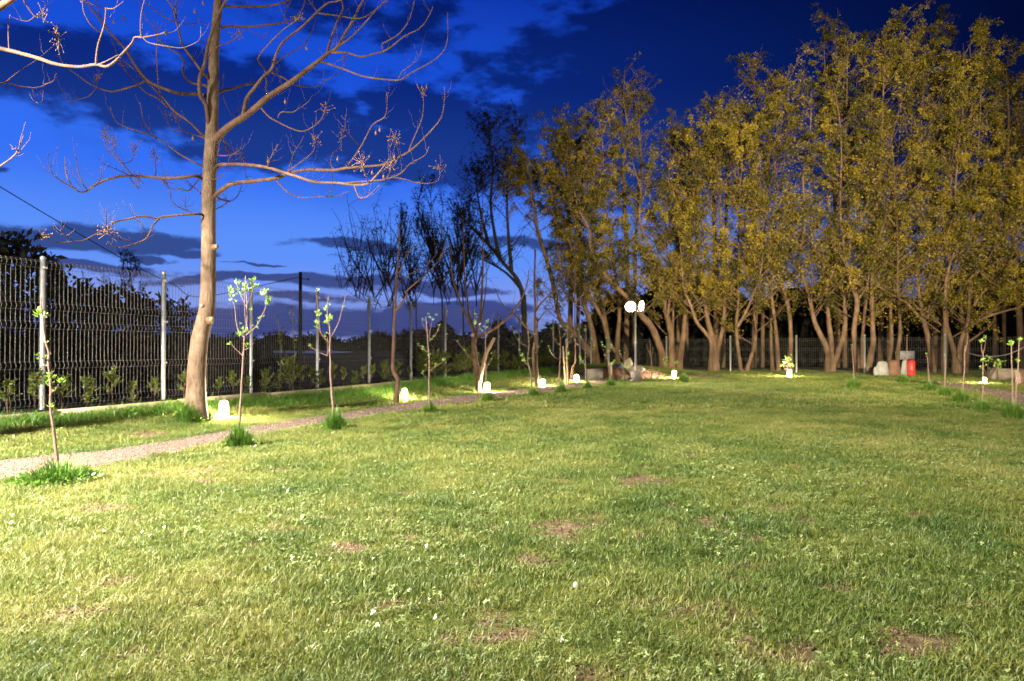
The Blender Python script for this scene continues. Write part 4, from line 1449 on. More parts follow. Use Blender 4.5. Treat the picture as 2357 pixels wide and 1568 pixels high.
sapling('lone leaning sapling at far left with few leaf tufts, before the first fence post', 6.45, (136, 1080),
        v4([(396, 1240), (378, 1140), (366, 1040), (354, 950), (352, 880), (351, 790), (349, 700), (343, 610), (334, 540), (318, 470), (307, 415), (296, 340), (290, 275), (286, 210), (284, 150)]),
        [v4([(352, 820), (380, 800), (408, 765)]), v4([(338, 590), (310, 580), (270, 570)]), v4([(345, 560), (352, 540)]), v4([(352, 690), (378, 668)])],
        v4([(262, 262), (268, 292), (330, 740), (345, 770), (362, 725), (418, 748)]), 7.0,
        small=v4([(302, 275), (262, 560), (290, 580), (322, 570), (296, 465), (388, 800), (352, 915), (382, 950), (372, 1040), (402, 1088), (350, 1145), (385, 1215), (412, 745), (345, 700)]))
sapling('tall sapling with the fullest fresh leaves, right of the glowing lamp by the big tree', 7.96, (549, 1012),
        v5([(500, 1400), (508, 1320), (513, 1250), (518, 1150), (521, 1050), (528, 950), (536, 860), (543, 780), (549, 690), (556, 600), (562, 530), (566, 460), (568, 400), (556, 300), (550, 205)]),
        [v5([(530, 832), (500, 800), (470, 770), (438, 730)]), v5([(548, 690), (520, 660), (495, 640), (480, 560), (472, 470), (462, 410), (420, 340)]), v5([(556, 668), (600, 630), (640, 590), (675, 530), (700, 460), (715, 390), (718, 330)]),
         v5([(546, 785), (580, 765), (618, 728)]), v5([(568, 430), (585, 390), (605, 340), (625, 240)]), v5([(566, 460), (540, 400), (510, 340), (480, 260)]), v5([(556, 580), (545, 470), (548, 300), (548, 215)])],
        v5([(420, 330), (440, 360), (480, 260), (620, 250), (628, 275), (552, 300), (570, 320), (700, 335), (735, 350), (715, 400), (720, 430), (515, 660), (500, 670), (535, 645)]), 5.6,
        small=v5([(440, 395), (465, 405), (515, 580), (525, 620), (680, 520), (665, 540), (640, 575), (635, 610), (445, 728), (570, 745), (560, 640), (590, 465), (505, 310), (530, 330), (600, 330), (690, 320), (545, 320), (510, 350), (610, 290), (730, 425)]),
        bloom=v5([(690, 350), (720, 348), (700, 360), (530, 318), (575, 315)]))
sapling('forked sapling with a bare pale shoot on its right, rooted in dense dark grass', 9.66, (768, 975),
        v5([(1240, 1320), (1237, 1230), (1232, 1150), (1225, 1060), (1219, 980), (1217, 880), (1214, 780), (1214, 690), (1210, 600), (1195, 510), (1195, 440), (1205, 365)]),
        [v5([(1228, 675), (1255, 620), (1285, 560), (1310, 480), (1325, 410), (1342, 335)]), v5([(1208, 725), (1170, 690), (1140, 640), (1132, 560), (1122, 480), (1112, 400), (1110, 325)]),
         v5([(1196, 830), (1140, 810), (1090, 780), (1040, 752)]), v5([(1196, 820), (1200, 760), (1195, 680)])],
        v5([(1122, 490), (1128, 505), (1190, 465), (1205, 540), (1190, 570), (1110, 580), (1215, 530)]), 5.2,
        small=v5([(1112, 320), (1115, 575), (1108, 605), (1125, 615), (1165, 680), (1195, 660), (1208, 430), (1200, 395), (1062, 752), (1180, 575), (1325, 450), (1225, 545), (1130, 520)]))
sapling('small sapling with long low side shoots, fourth from the left along the path edge', 12.1, (989, 945),
        v6([(512, 1400), (510, 1280), (512, 1130), (510, 1000), (502, 900), (495, 800), (488, 700), (482, 625)]),
        [v6([(515, 1140), (560, 1110), (610, 1080), (650, 1050)]), v6([(500, 965), (460, 940), (400, 885)]), v6([(512, 860), (550, 820), (590, 770), (608, 710)]), v6([(495, 790), (465, 730), (440, 665)]), v6([(508, 830), (525, 740), (540, 640)]), v6([(500, 1220), (470, 1190), (455, 1165)])],
        v6([(455, 1165), (655, 1045), (560, 1100)]), 4.0,
        small=v6([(410, 890), (435, 915), (460, 935), (445, 665), (505, 610), (575, 620), (545, 660), (605, 715), (600, 755), (560, 820), (530, 850), (480, 1090), (510, 640), (520, 995)]))
sapling('sapling with white blossom standing in front of the glowing lamp and pruned stump', 14.8, (1122, 922),
        v6([(1055, 1390), (1050, 1200), (1046, 1050), (1043, 900), (1042, 780), (1040, 670)]),
        [v6([(1045, 1130), (1075, 1070), (1105, 1020), (1135, 940)]), v6([(935, 1050), (880, 1000), (830, 930), (780, 865)]), v6([(1045, 1160), (1000, 1110), (930, 1050)]), v6([(1044, 830), (1085, 740), (1125, 570)]), v6([(1043, 790), (1000, 740), (960, 690)])],
        v6([(960, 690), (1070, 685), (1060, 740)]), 3.6,
        small=v6([(780, 865), (848, 950), (1110, 975), (1100, 1030), (1075, 1085), (955, 640), (1020, 770), (1035, 720), (1000, 760)]), bloom=v6([(952, 612), (995, 708), (1030, 735), (1055, 735)]))


def random_sapling(label, Y, base, top, seed, nb=4, lush=1.0, w0=3.6, group=SAP_GROUP):
    r = np.random.default_rng(seed)
    H = base[1] - top[1]
    tr = [(base[0] + (top[0] - base[0]) * q + r.normal(0, H * 0.008), base[1] - H * q) for q in (0.2, 0.4, 0.6, 0.8, 1.0)]
    br, cl = [], []
    for k in range(nb):
        q = 0.3 + 0.55 * (k + r.random() * 0.6) / nb
        sg = (-1) ** (k + seed) * (0.6 + 0.6 * r.random())
        x0, y0 = base[0] + (top[0] - base[0]) * q, base[1] - H * q
        ln = H * (0.16 + 0.14 * r.random())
        b = [(x0, y0), (x0 + sg * ln * 0.45, y0 - ln * 0.35), (x0 + sg * ln * 0.75, y0 - ln * (0.8 + 0.4 * r.random()))]
        br.append(b)
        cl.append(b[2])
        if lush > 0.5:
            cl.append(((b[1][0] + b[2][0]) / 2, (b[1][1] + b[2][1]) / 2))
            cl.append(b[1])
    cl.append(top)
    for _ in range(int(4 * lush)):
        q = 0.4 + 0.6 * r.random()
        cl.append((base[0] + (top[0] - base[0]) * q, base[1] - H * q))
    sapling(label, Y, base, tr, br, cl[:3] if lush > 0.7 else [], w0, small=cl, group=group)


random_sapling('thin sapling left of the pale tree, behind the fourth lamp from the left', 16.6, (1222, 902), v6([(1438, 600)])[0], 3, 5, 1.0)
random_sapling('thin sapling just left of the two wooden stakes', 18.1, (1289, 892), v6([(1742, 720)])[0], 4, 5, 1.0)
random_sapling('thin sapling just right of the crooked white lit tree foot', 19.6, (1350, 886), v6([(1985, 720)])[0], 5, 5, 1.0)
random_sapling('small leafy sapling left of the lamp pole with the brown heap behind', 21.3, (1404, 878), (1396, 780), 6, 4, 1.0, 2.6)
random_sapling('low sapling with bright fresh leaves beside the foot of the lamp pole', 22.4, (1437, 880), (1438, 812), 8, 4, 1.2, 2.2)
# a broom-like leafless one right of the lamp pole
sapling('leafless broom-shaped sapling between the lamp pole and the far fence post', 24.5, v7([(495, 1200)])[0], v7([(497, 1120), (495, 1060), (490, 1000), (484, 930), (480, 858)]),
        [v7([(493, 1050), (470, 985), (450, 930)]), v7([(494, 1040), (505, 980), (512, 940)]), v7([(490, 1010), (460, 950), (445, 900)])], [], 2.6)
# right hand side
RIGHT = [((435 + 18, 1085), (434, 798), 20.3, 0.15, 'short bare sapling between the two right willow clumps, left of the white sacks'),
         ((885, 1040), (900, 715), 23.5, 0.1, 'brown bare sapling standing right behind the red barrel'),
         ((1085, 1100), (1058, 870), 18.6, 0.1, 'bare sapling at the start of the right path, left of the bright fence post'),
         ((1212, 1120), (1218, 880), 17.2, 0.1, 'bare sapling standing right in front of the bright fence post on the right'),
         ((1365, 1190), (1382, 800), 15.4, 0.25, 'bare sapling in front of the right willow clump, by the sagging cable'),
         ((1527, 1250), (1535, 840), 13.6, 0.1, 'sapling with two tufted tips in front of the rightmost glowing lamp'),
         ((1780, 1285), (1766, 775), 11.9, 0.1, 'tufted sapling at the right edge, left one of a close pair'),
         ((1806, 1300), (1834, 755), 12.1, 0.1, 'tufted sapling at the right edge, right one of a close pair')]
for i, (b, tp, Y, lush, lab) in enumerate(RIGHT):
    b, tp = v8([b, tp])
    pts = [(b[0] + (tp[0] - b[0]) * q + rs.normal(0, 0.6), b[1] + (tp[1] - b[1]) * q) for q in (0.25, 0.5, 0.75, 1.0)]
    br, cl = [], [tp]
    if i == 5:
        br = [v8([(1530, 880), (1522, 830), (1518, 770)]), v8([(1536, 860), (1550, 800), (1556, 738)])]
        cl = v8([(1520, 768), (1556, 738), (1530, 930), (1550, 935), (1515, 935)])
    if i == 4:
        br = [v8([(1382, 850), (1395, 790), (1404, 712)])]
        cl = v8([(1404, 705)])
    if i == 6:
        cl = v8([(1762, 775), (1775, 790), (1765, 800), (1800, 1020)])
    if i == 7:
        cl = v8([(1832, 750), (1838, 765), (1812, 935)])
    sapling(lab, Y, b, pts, br, cl[:3] if i > 4 else [], 3.4 * 15 / Y, small=cl)

# dark grass clumps left unmown at the foot of each sapling


def clump_mesh(name, n, rad, h, rng, broad=0):
    mb = MB()
    a = rng.random(n) * 2 * PI
    rn = np.sqrt(rng.random(n))
    r = rad * 0.75 * rn
    base = np.stack([r * np.cos(a), r * np.sin(a), np.full(n, -0.01)], -1)
    b = a + rng.normal(0, 0.5, n)
    hh = h * (1.1 - 0.6 * rn ** 1.5) * (0.55 + 0.6 * rng.random(n))
    ln = rad * (0.08 + (0.2 + 0.5 * rng.random(n)) * rn)
    d = np.stack([np.cos(b), np.sin(b), np.zeros(n)], -1)
    s = np.stack([-np.sin(b), np.cos(b), np.zeros(n)], -1)
    w = 0.0055 * (0.7 + 0.7 * rng.random(n))[:, None]
    m1 = base + d * (ln * 0.3)[:, None] + np.array([0, 0, 1.0]) * (hh * 0.66)[:, None]
    tip = base + d * ln[:, None] + np.array([0, 0, 1.0]) * (hh * (0.6 + 0.4 * rng.random(n)))[:, None]
    v = np.stack([base - s * w * 0.5, base + s * w * 0.5, m1 + s * w * 0.45, m1 - s * w * 0.45, tip], 1).reshape(-1, 3)
    k = np.arange(n)[:, None] * 5
    mb.add(v, k + np.array([[0, 1, 2, 3]]), np.repeat(rng.random(n), 5))
    mb.f.append(np.concatenate([k + 3, k + 2, k + 4, k + 4], 1))
    if broad:
        a = rng.random(broad) * 2 * PI
        r = rad * (0.3 + 0.9 * np.sqrt(rng.random(broad)))
        pos = np.stack([r * np.cos(a), r * np.sin(a), 0.02 + h * 0.45 * rng.random(broad) * np.clip(1.3 - r / rad, 0.2, 1)], -1)
        ax = np.stack([np.cos(a), np.sin(a), rng.normal(0.2, 0.5, broad)], -1)
        mb.leaves(pos, ax, 0.03 + 0.02 * rng.random(broad), 0.026, rng, tone=0.4 + 0.6 * rng.random(broad), fold=0.2)
    return mb.mesh(name, M_TALL)


CL_BIG = clump_mesh('grass_clump', 620, 0.26, 0.24, rs, 380)
CL = [clump_mesh('grass_clump', 620, 0.20, 0.40, rs, 60) for _ in range(3)]
CG = 'grass clumps left round the sapling feet'
for (x, y, k, sc, lab) in [
        (132, 1108, -1, 1.15, 'leafy weed clump round the foot of the leaning sapling at far left'),
        (432, 955, 1, 1.1, 'unmown grass round the left foot of the big bare tree'),
        (470, 957, 2, 0.85, 'unmown grass at the right foot of the big bare tree, by its lamp'),
        (552, 1030, 0, 1.0, 'bright grass clump where the gravel path passes the full-leaved sapling'),
        (770, 990, 1, 1.05, 'dense dark green grass clump at the foot of the forked sapling'),
        (990, 952, 2, 0.8, 'flat grass clump round the sapling with low side shoots'),
        (1123, 926, 0, 0.95, 'grass clump below the glowing lamp with the pruned stump'),
        (1226, 914, 1, 0.95, 'grass clump at the path edge below the fourth lamp from the left'),
        (1292, 905, 2, 0.95, 'grass clump at the foot of the sapling beside the two stakes'),
        (1352, 896, 0, 0.85, 'grass clump below the fifth glowing lamp, right of the crooked tree'),
        (1405, 890, 1, 0.95, 'rounded grass clump just left of the lamp pole foot'),
        (1437, 882, 2, 0.75, 'small grass clump touching the lamp pole foot on its left'),
        (1500, 868, 2, 0.8, 'faint grass clump round the broom-shaped sapling'),
        (1573, 881, 0, 1.15, 'lone grass clump on the open lawn below the lamp by the far fence'),
        (1966, 895, 1, 1.15, 'lone dark grass clump on the lawn left of the white sacks'),
        (2078, 882, 2, 1.1, 'dark grass clump in front of the white sacks and red barrel'),
        (2140, 901, 0, 1.1, 'dark grass clump at the lawn end of the right path'),
        (2175, 915, 1, 1.05, 'dark grass clump before the bright right fence post, second along the right path'),
        (2213, 928, 2, 1.15, 'large dark grass clump third along the right path, under the bare sapling'),
        (2262, 948, 0, 0.9, 'dark grass clump below the rightmost glowing lamp'),
        (2332, 965, 1, 1.15, 'large dark grass clump at the right edge of the lawn')]:
    sc *= 0.72 if x > 2100 else 0.8
    p = ground(x, y)
    o = link_mesh('grass_clump', CL_BIG if k < 0 else CL[k], None, p, (0, 0, rs.random() * 6), sc * 1.15)
    tag(o, lab, 'grass clump', CG)

# ------------------------------------------------------------------ glowing garden lamps


def garden_lamp(x, y, label, sc=1.0, yaw=0.0):
    p = ground(x, y)
    t = thing('garden_lamp', label, 'garden lamp', p, 'low glowing garden lamps', yaw)
    h, r = 0.23 * sc, 0.058 * sc
    MB().lathe((0, 0, 0), [(r * 1.25, -0.02), (r * 1.25, 0.012), (r * 0.9, 0.018), (0, 0.018)], 16).build('foot', M_DARKMETAL, t)
    MB().lathe((0, 0, 0), [(0, 0.0181), (r * 0.88, 0.0181), (r * 0.92, 0.03), (r * 0.92, h - 0.075), (r * 0.86, h - 0.045), (r * 0.68, h - 0.02), (r * 0.4, h - 0.006), (0, h - 0.001)], 18).build('diffuser', M_GLOW, t)
    MB().lathe((0, 0, 0), [(0, h + 0.012), (r * 0.25, h + 0.010), (r * 0.34, h + 0.002), (r * 0.34, h - 0.004), (r * 0.2, h - 0.002)], 18).build('cap', M_BEIGE, t)
    # half shell on the back
    th = np.linspace(2.5, 5.0, 9)
    ro = r * 1.0
    P = np.array([[[ro * math.cos(a), ro * math.sin(a), z] for z in (0.02, h - 0.075)] for a in th])
    m = MB()
    Pi = P.copy()
    Pi[..., :2] *= 0.95
    n = len(th)
    for G_, fl in ((P, False), (Pi, True)):
        q = [[2 * i, 2 * i + 1, 2 * i + 3, 2 * i + 2] for i in range(n - 1)]
        m.add(G_.reshape(-1, 3), [z[::-1] for z in q] if fl else q)
    m.build('shield', M_BEIGE, t)
    return t


LAMPS = [(515, 953, 'glowing garden lamp right beside the big bare tree', 1.15, -2.2), (931, 914, 'glowing garden lamp at the foot of the slim curved tree', 1.0, -2.2),
         (1121, 892, 'glowing garden lamp under the pruned white stump', 1.15, -2.2), (1249, 881, 'glowing garden lamp at the foot of the pale one-limbed tree', 1.0, -2.2),
         (1327, 869, 'glowing garden lamp at the crooked tree foot', 1.1, -2.2), (1552, 862, 'glowing garden lamp by the far fence, right of the lamp pole', 1.25, 2.6),
         (1818, 868, 'glowing garden lamp by the far fence below the middle willows', 1.25, 2.6), (2266, 884, 'glowing garden lamp in the plants beyond the right path', 0.9, 2.6)]
for a in LAMPS:
    garden_lamp(*a)

# leaves lit up beside three of the lamps
for (x, y, Y, n, sd) in [(1546, 835, 31.2, 5, 1), (1812, 845, 28.6, 7, 2), (2275, 858, 24.6, 8, 3)]:
    p0 = at(x, y + 22, Y)
    p0[2] = 0
    lab = {1: 'small leafy seedling beside the lamp right of the lamp pole', 2: 'lit leafy seedling with two bare stems behind the middle far lamp', 3: 'lit leafy shoot arching right of the rightmost lamp'}[sd]
    t = thing('leafy_seedling', lab, 'plant', p0, 'leafy seedlings beside far lamps')
    m, ml = MB(), MB()
    for k in range(n):
        a = rs.normal(0, 0.5)
        q = np.array([math.sin(a) * 0.45 + (0.3 if sd == 3 and k > 2 else 0), rs.normal(0, 0.1), 0.45 + 0.35 * rs.random()])
        m.tube(curve([np.zeros(3), q * [0.4, 1, 0.6], q], n=3), 0.008, 4)
        ml.leaves(q + rs.normal(0, 0.05, (9, 3)), rs.normal(size=(9, 3)) + [0, 0, 0.6], 0.10, 0.06, rs)
    m.build('stem', M_BARK_RED, t)
    ml.build('foliage', M_SAPLING_LEAF, t)

# ------------------------------------------------------------------ floodlights on poles


def flood_pole(loc, label, h, yaw, heads=True, tilt=0.25):
    t = thing('floodlight_pole', label, 'floodlight', loc, None, yaw)
    b = MB().box((0, 0, 0.19), (0.34, 0.34, 0.42), taper=0.72)
    b.build('base_block', M_CONCRETE, t, smooth=False)
    MB().box((-0.25, -0.02, 0.14), (0.13, 0.12, 0.07)).tube([(-0.25, -0.02, -0.02), (-0.25, -0.02, 0.12)], 0.012, 6).build('socket', M_DARKMETAL, t, smooth=False)
    MB().tube([(0, 0, 0.38), (0, 0, h * 0.56)], 0.036, 12).tube([(0, 0, h * 0.55), (0, 0, h)], 0.027, 12).build('pole', M_GALV, t)
    MB().lathe((0, 0, h * 0.55), [(0.038, 0), (0.045, 0.01), (0.045, 0.05), (0.03, 0.06)], 12).build('collar', M_GALV, t)
    MB().box((0, 0, h + 0.01), (0.66, 0.035, 0.035)).build('crossbar', M_DARKMETAL, t, smooth=False)
    out = []
    for sx in (-1, 1):
        th = np.arange(24) * 2 * PI / 24
        m = MB().box((0, 0.075, 0), (0.16, 0.05, 0.14))
        for f in range(5):
            m.box((-0.10 + f * 0.05, 0.07, 0), (0.008, 0.036, 0.22))
        ring = [(0.0, 0.06), (0.13, 0.055), (0.165, 0.03), (0.172, -0.02), (0.160, -0.022), (0.154, 0.004)]
        v = np.array([[[r_ * math.cos(a), y_, r_ * math.sin(a)] for a in th] for r_, y_ in ring])
        m.add(v.reshape(-1, 3), [[i * 24 + j, (i + 1) * 24 + j, (i + 1) * 24 + (j + 1) % 24, i * 24 + (j + 1) % 24] for i in range(5) for j in range(24)])
        hd = m.build('lamp_head', M_DARKMETAL, t, smooth=False)
        hd.location = (sx * 0.185, -0.05, h + 0.17 + 0.015 * sx)
        hd.rotation_euler = (tilt, 0, -0.22 if sx < 0 else 0.85)
        p = MB().add([[0, -0.012, 0]] + [[0.155 * math.cos(a), 0.003, 0.155 * math.sin(a)] for a in th], [[0, 1 + (j + 1) % 24, 1 + j, 1 + j] for j in range(24)]).build('led_panel', M_LED, hd, smooth=False)
        br = MB().box((0, 0.01, -0.16), (0.04, 0.03, 0.06)).build('bracket', M_DARKMETAL, hd, smooth=False)
        out.append(hd)
    return t


POLE = ground(1463, 881)
flood_pole((POLE[0], POLE[1], 0.0), 'tall lamp pole with two blazing floodlight heads on a concrete block', 2.42, math.radians(4), tilt=0.16)
# the same kind of pole stands outside the picture on the left and lights the lawn
SIDE = np.array([-9.0, 1.2, 0.2])


def spot(name, loc, target, watts, size, blend, col, radius):
    l = bpy.data.lights.new(name, 'SPOT')
    l.energy = watts
    l.spot_size = math.radians(size)
    l.spot_blend = blend
    l.color = col
    l.shadow_soft_size = radius
    o = bpy.data.objects.new(name, l)
    o.location = tuple(loc)
    d = Vector(target) - Vector(loc)
    o.rotation_euler = d.to_track_quat('-Z', 'Y').to_euler()
    COL.objects.link(o)
    return o


spot('floodlight_beam', LIGHT_A[0], LIGHT_A[1], *LIGHT_A[2:])
spot('floodlight_beam', LIGHT_B[0], LIGHT_B[1], *LIGHT_B[2:])
for A in (LIGHT_A, LIGHT_B):
    x, y, z = A[0]
    d = np.array(A[1]) - np.array(A[0])
    yaw = math.atan2(d[1], d[0]) + PI / 2
    f = d / np.linalg.norm(d)
    flood_pole((x - f[0] * 0.25, y - f[1] * 0.25, 0.0), 'floodlight pole outside the picture on the left' if A is LIGHT_A else 'floodlight pole behind the camera', z - 0.25, yaw, tilt=0.2)

# ------------------------------------------------------------------ thuja plants along the fence foot
rh = np.random.default_rng(77)


def thuja(n, h, w, rng, full):
    st = MB().tube([(0, 0, -0.05), (0.01, 0, h * 0.4), (0, 0.01, h * 0.95)], [0.008, 0.006, 0.002], 5)
    fo = MB()
    pos, ax, sz = [], [], []
    for k in range(n):
        z = h * ((0.12 if full else 0.3) + (0.85 if full else 0.7) * rng.random())
        a = rng.random() * 2 * PI
        d = np.array([math.cos(a), math.sin(a), 0.7 + 0.6 * rng.random()])
        d /= np.linalg.norm(d)
        L_ = w * (1.15 - 0.75 * z / h) * (0.6 + 0.6 * rng.random())
        tw = np.array([0, 0, z]) + d * L_ * np.linspace(0, 1, 4)[:, None]
        st.tube(tw, [0.003, 0.002, 0.002, 0.001], 3)
        d = d + rng.normal(0, 0.15, 3)
        for q in np.linspace(0.2, 1.0, 10) + rng.normal(0, 0.04, 10):
            for sgn in (-1, 1):
                s = np.array([-d[1], d[0], 0.2]) * sgn
                pos.append(np.array([0, 0, z]) + d * L_ * q)
                ax.append(d * 0.9 + s * 0.7 + rng.normal(0, 0.45, 3))
                sz.append(0.062 * (1.25 - 0.5 * q) * (0.6 + 0.8 * rng.random()))
    fo.leaves(pos, ax, np.array(sz), np.array(sz) * 0.34, rng, fold=0.1)
    return st.mesh('stem', M_BARK_TWIG), fo.mesh('foliage', M_THUJA)


TH = [thuja(15, 0.50, 0.24, rh, False), thuja(20, 0.58, 0.22, rh, False), thuja(28, 0.54, 0.26, rh, True), thuja(42, 0.68, 0.32, rh, True), thuja(60, 0.74, 0.38, rh, True)]
ORD = ['first', 'second', 'third', 'fourth', 'fifth', 'sixth', 'seventh', 'eighth', 'ninth', 'tenth', 'eleventh', 'twelfth', 'thirteenth', 'fourteenth']
SPOTS = []
for k, fr in [(-1, (0.72, 0.9)), (0, (0.08, 0.26, 0.47, 0.64, 0.84)), (1, (0.12, 0.3, 0.5, 0.68, 0.86)), (2, (0.1, 0.26, 0.44, 0.6, 0.78, 0.92)), (3, (0.15, 0.35, 0.55, 0.75, 0.92)), (4, (0.2, 0.5, 0.8)), (5, (0.2, 0.5, 0.8)), (6, (0.2, 0.5, 0.8)),
              (7, (0.25, 0.6)), (8, (0.1, 0.5, 0.85)), (9, (0.3, 0.7)), (10, (0.3, 0.7)), (11, (0.4, 0.8))]:
    for j, f in enumerate(fr):
        SPOTS.append((k, f, j, len(fr)))
for (k, f, j, m) in SPOTS:
    p = F0 + FD * (k + f) + WN * (0.17 + 0.04 * rh.random())
    v = rh.integers(0, 3) if k <= 1 else (rh.integers(1, 4) if k <= 4 else rh.integers(3, 5))
    pos = ORD[j]
    if k < 0:
        lab = 'sparse young conifer before the fence, %s one in from the left picture edge' % pos
    else:
        lab = '%s young conifer at the fence foot, %s to the right of the %s fence post' % ('sparse' if k <= 1 else ('bushy' if k > 4 else 'slender'), pos, ORD[k])
    t = thing('hedge_plant', lab, 'conifer', (p[0], p[1], 0.29), 'young conifers planted along the wire fence', rh.random() * 6)
    s = (0.58 if k < 5 else 0.85) + 0.32 * rh.random()
    link_mesh('stem', TH[v][0], t, scale=s)
    link_mesh('foliage', TH[v][1], t, scale=s)
# two taller weedy stems in the hedge
for x, top, lab in [(670, 705, 'tall weedy stem with a leafy top left of the dark utility pole'), (640, 735, 'leaning weedy stem with leaves against the fence behind the tall sapling')]:
    kk = 2.45 if x == 670 else 2.25
    p = F0 + FD * kk + WN * 0.25
    t = thing('weed_stem', lab, 'plant', (p[0], p[1], 0.28), 'tall weeds in the hedge')
    Y = p[1]
    tp = at(x, top, Y) - np.array([p[0], p[1], 0.28])
    Q = curve([(0, 0, 0), tp * 0.5 + [0.05, 0, 0], tp], n=5)
    MB().tube(Q, np.linspace(0.006, 0.003, len(Q)), 5).build('stem', M_BARK_TWIG, t)
    n = 60
    i = rh.integers(len(Q) // 3, len(Q), n)
    MB().leaves(Q[i] + rh.normal(0, 0.03, (n, 3)), rh.normal(size=(n, 3)) + [0, 0, 0.7], 0.075, 0.03, rh).build('foliage', M_THUJA, t)

# ------------------------------------------------------------------ willows at the far end
rw = np.random.default_rng(5)


class Crown:
    """grows limbs and leaves off the stems of one tree"""

    def __init__(self, rng):
        self.wood, self.leaf, self.rng = MB(), MB(), rng

    def grow(self, stem, n, length, lo=0.3, leaves=14, toff=0.0, low=0.7, size=0.16, wid=0.06, up=0.6, twigs=7, r0=0.03, droop=0.55, jitter=0.07):
        rng = self.rng
        P = np.asarray(stem)
        m = len(P)
        pos, ax, sz, tn = [], [], [], []
        for _ in range(n):
            bt = rng.normal(0.5 + toff, 0.24)
            full = rng.choice([0.12, 0.5, 1.0, 2.0])
            t = lo + (1 - lo) * rng.random() ** low
            f = t * (m - 1)
            i = min(int(f), m - 2)
            q = P[i] + (P[i + 1] - P[i]) * (f - i)
            a = rng.random() * 2 * PI
            h = np.array([math.cos(a), math.sin(a), 0])
            L_ = length * (1.15 - 0.75 * t) * (0.6 + 0.6 * rng.random())
            d = h * 0.8 + np.array([0, 0, up * (0.6 + 0.8 * rng.random())])
            d /= np.linalg.norm(d)
            s = np.linspace(0, 1, 5)[:, None]
            B = q + d * L_ * s + np.array([0, 0, 0.25]) * L_ * s ** 2 + rng.normal(0, 0.03 * L_, (5, 3)) * s
            self.wood.tube(B, np.linspace(r0 * (1.2 - 0.7 * t), 0.006, 5), 4)
            for _k in range(twigs):
                u = 0.2 + 0.8 * rng.random()
                g = u * 4
                j = min(int(g), 3)
                w0 = B[j] + (B[j + 1] - B[j]) * (g - j)
                dd = d * 0.6 + rng.normal(0, 0.55, 3) + np.array([0, 0, 0.25])
                dd /= np.linalg.norm(dd)
                l2 = L_ * (0.22 + 0.3 * rng.random())
                ss = np.linspace(0, 1, 4)[:, None]
                W = w0 + dd * l2 * ss - np.array([0, 0, droop]) * l2 * ss ** 2
                self.wood.tube(W, [0.009, 0.007, 0.005, 0.003], 3, cap=False)
                k = max(1, int(rng.integers(int(leaves * 0.6), int(leaves * 1.4) + 1) * full))
                x = rng.random(k)[:, None]
                pos.append(w0 + dd * l2 * x - np.array([0, 0, droop]) * l2 * x ** 2 + rng.normal(0, jitter, (k, 3)) * (0.3 + l2))
                ax.append(dd * 0.7 + rng.normal(0, 0.7, (k, 3)) + np.array([0, 0, -0.35]))
                sz.append(size * (0.6 + 0.8 * rng.random(k)))
                tn.append(np.clip(rng.normal(bt + rng.normal(0, 0.15), 0.14, k), 0, 1))
        if pos:
            pos, ax, sz = np.concatenate(pos), np.concatenate(ax), np.concatenate(sz)
            self.leaf.leaves(pos, ax, sz, sz * wid / size, rng, tone=np.concatenate(tn))


def stem_up(px, Y, dY, top, extra, rng, bow=0.0):
    """traced stem continued towards the crown top"""
    pts = list(px)
    if top is not None:
        x0, y0 = pts[-1]
        for q in np.linspace(0, 1, extra + 1)[1:]:
            pts.append((x0 + (top[0] - x0) * q + rng.normal(0, 4), y0 + (top[1] - y0) * q))
    return curve(space(pts, Y, Y + dY), n=3)


def willow(label, Y, base, stems, leafmat_=None, bark=None, n=31, length=3.5, lo=0.27, size=0.105, wid=0.042, group='willows behind the far fence', seed=0, leaves=56, cat='tree', name='willow_tree', twigs=6, extra_w=1.0, up=0.6, fan=0, toff=0.0, low=0.7):
    rng = np.random.default_rng(seed + 100)
    if fan:
        tops = [q[0][-1] for q in stems]
        for _ in range(fan):
            tx, ty = tops[rng.integers(len(tops))]
            tx, ty = tx + rng.normal(0, 22), ty + 20 + 120 * rng.random()
            x0 = base[0] + rng.normal(0, 14)
            stems = list(stems) + [([(x0, base[1]), (x0 + (tx - x0) * 0.35 + rng.normal(0, 5), base[1] + (ty - base[1]) * 0.4), (x0 + (tx - x0) * 0.75, base[1] + (ty - base[1]) * 0.75), (tx, ty)], 2.6, rng.normal(0, 0.7), None, 0.55)]
    b = at(base[0], base[1], Y)
    b[2] = 0.0
    t = thing(name, label, cat, b, group)
    s = Y / FPX
    cr = Crown(rng)
    lvar, tv, dv = 0.85 + 0.35 * rng.random(), rng.normal(0, 0.08), 0.3 + 0.6 * rng.random()
    for i, (px, w, dY, top, k) in enumerate(stems):
        P = stem_up(px, Y, dY, top, 4, rng)
        P[0][2] = min(P[0][2], -0.05) if i == 0 or px[0][1] > 820 else P[0][2]
        r = np.interp(np.linspace(0, 1, len(P)), [0, 0.12, 0.5, 1], np.array([w * 1.25, w, w * 0.62, w * 0.12]) * s / 2 * extra_w)
        mb = MB().tube(P, r, 9)
        vv = mb.v[0]
        kk = np.repeat(np.arange(len(P)), 9)
        wob = 1 + 0.13 * np.sin(vv[:, 2] * 3.1 + vv[:, 0] * 7) * np.cos(vv[:, 0] * 5 + vv[:, 2] * 1.3 + i)
        mb.v[0] = P[kk] + (vv - P[kk]) * wob[:, None]
        mb.build('trunk', bark or M_BARK_WILLOW, t, b)
        if k > 0:
            cr.grow(P, int(n * k), length * lvar, lo, leaves, toff=toff + tv, low=low, size=size, wid=wid, twigs=twigs, up=up, droop=dv)
    if cr.wood.n:
        cr.wood.build('limbs', bark or M_BARK_WILLOW, t, b)
    if cr.leaf.n:
        cr.leaf.build('crown', leafmat_ or M_WILLOW, t, b)
    return t


W = willow
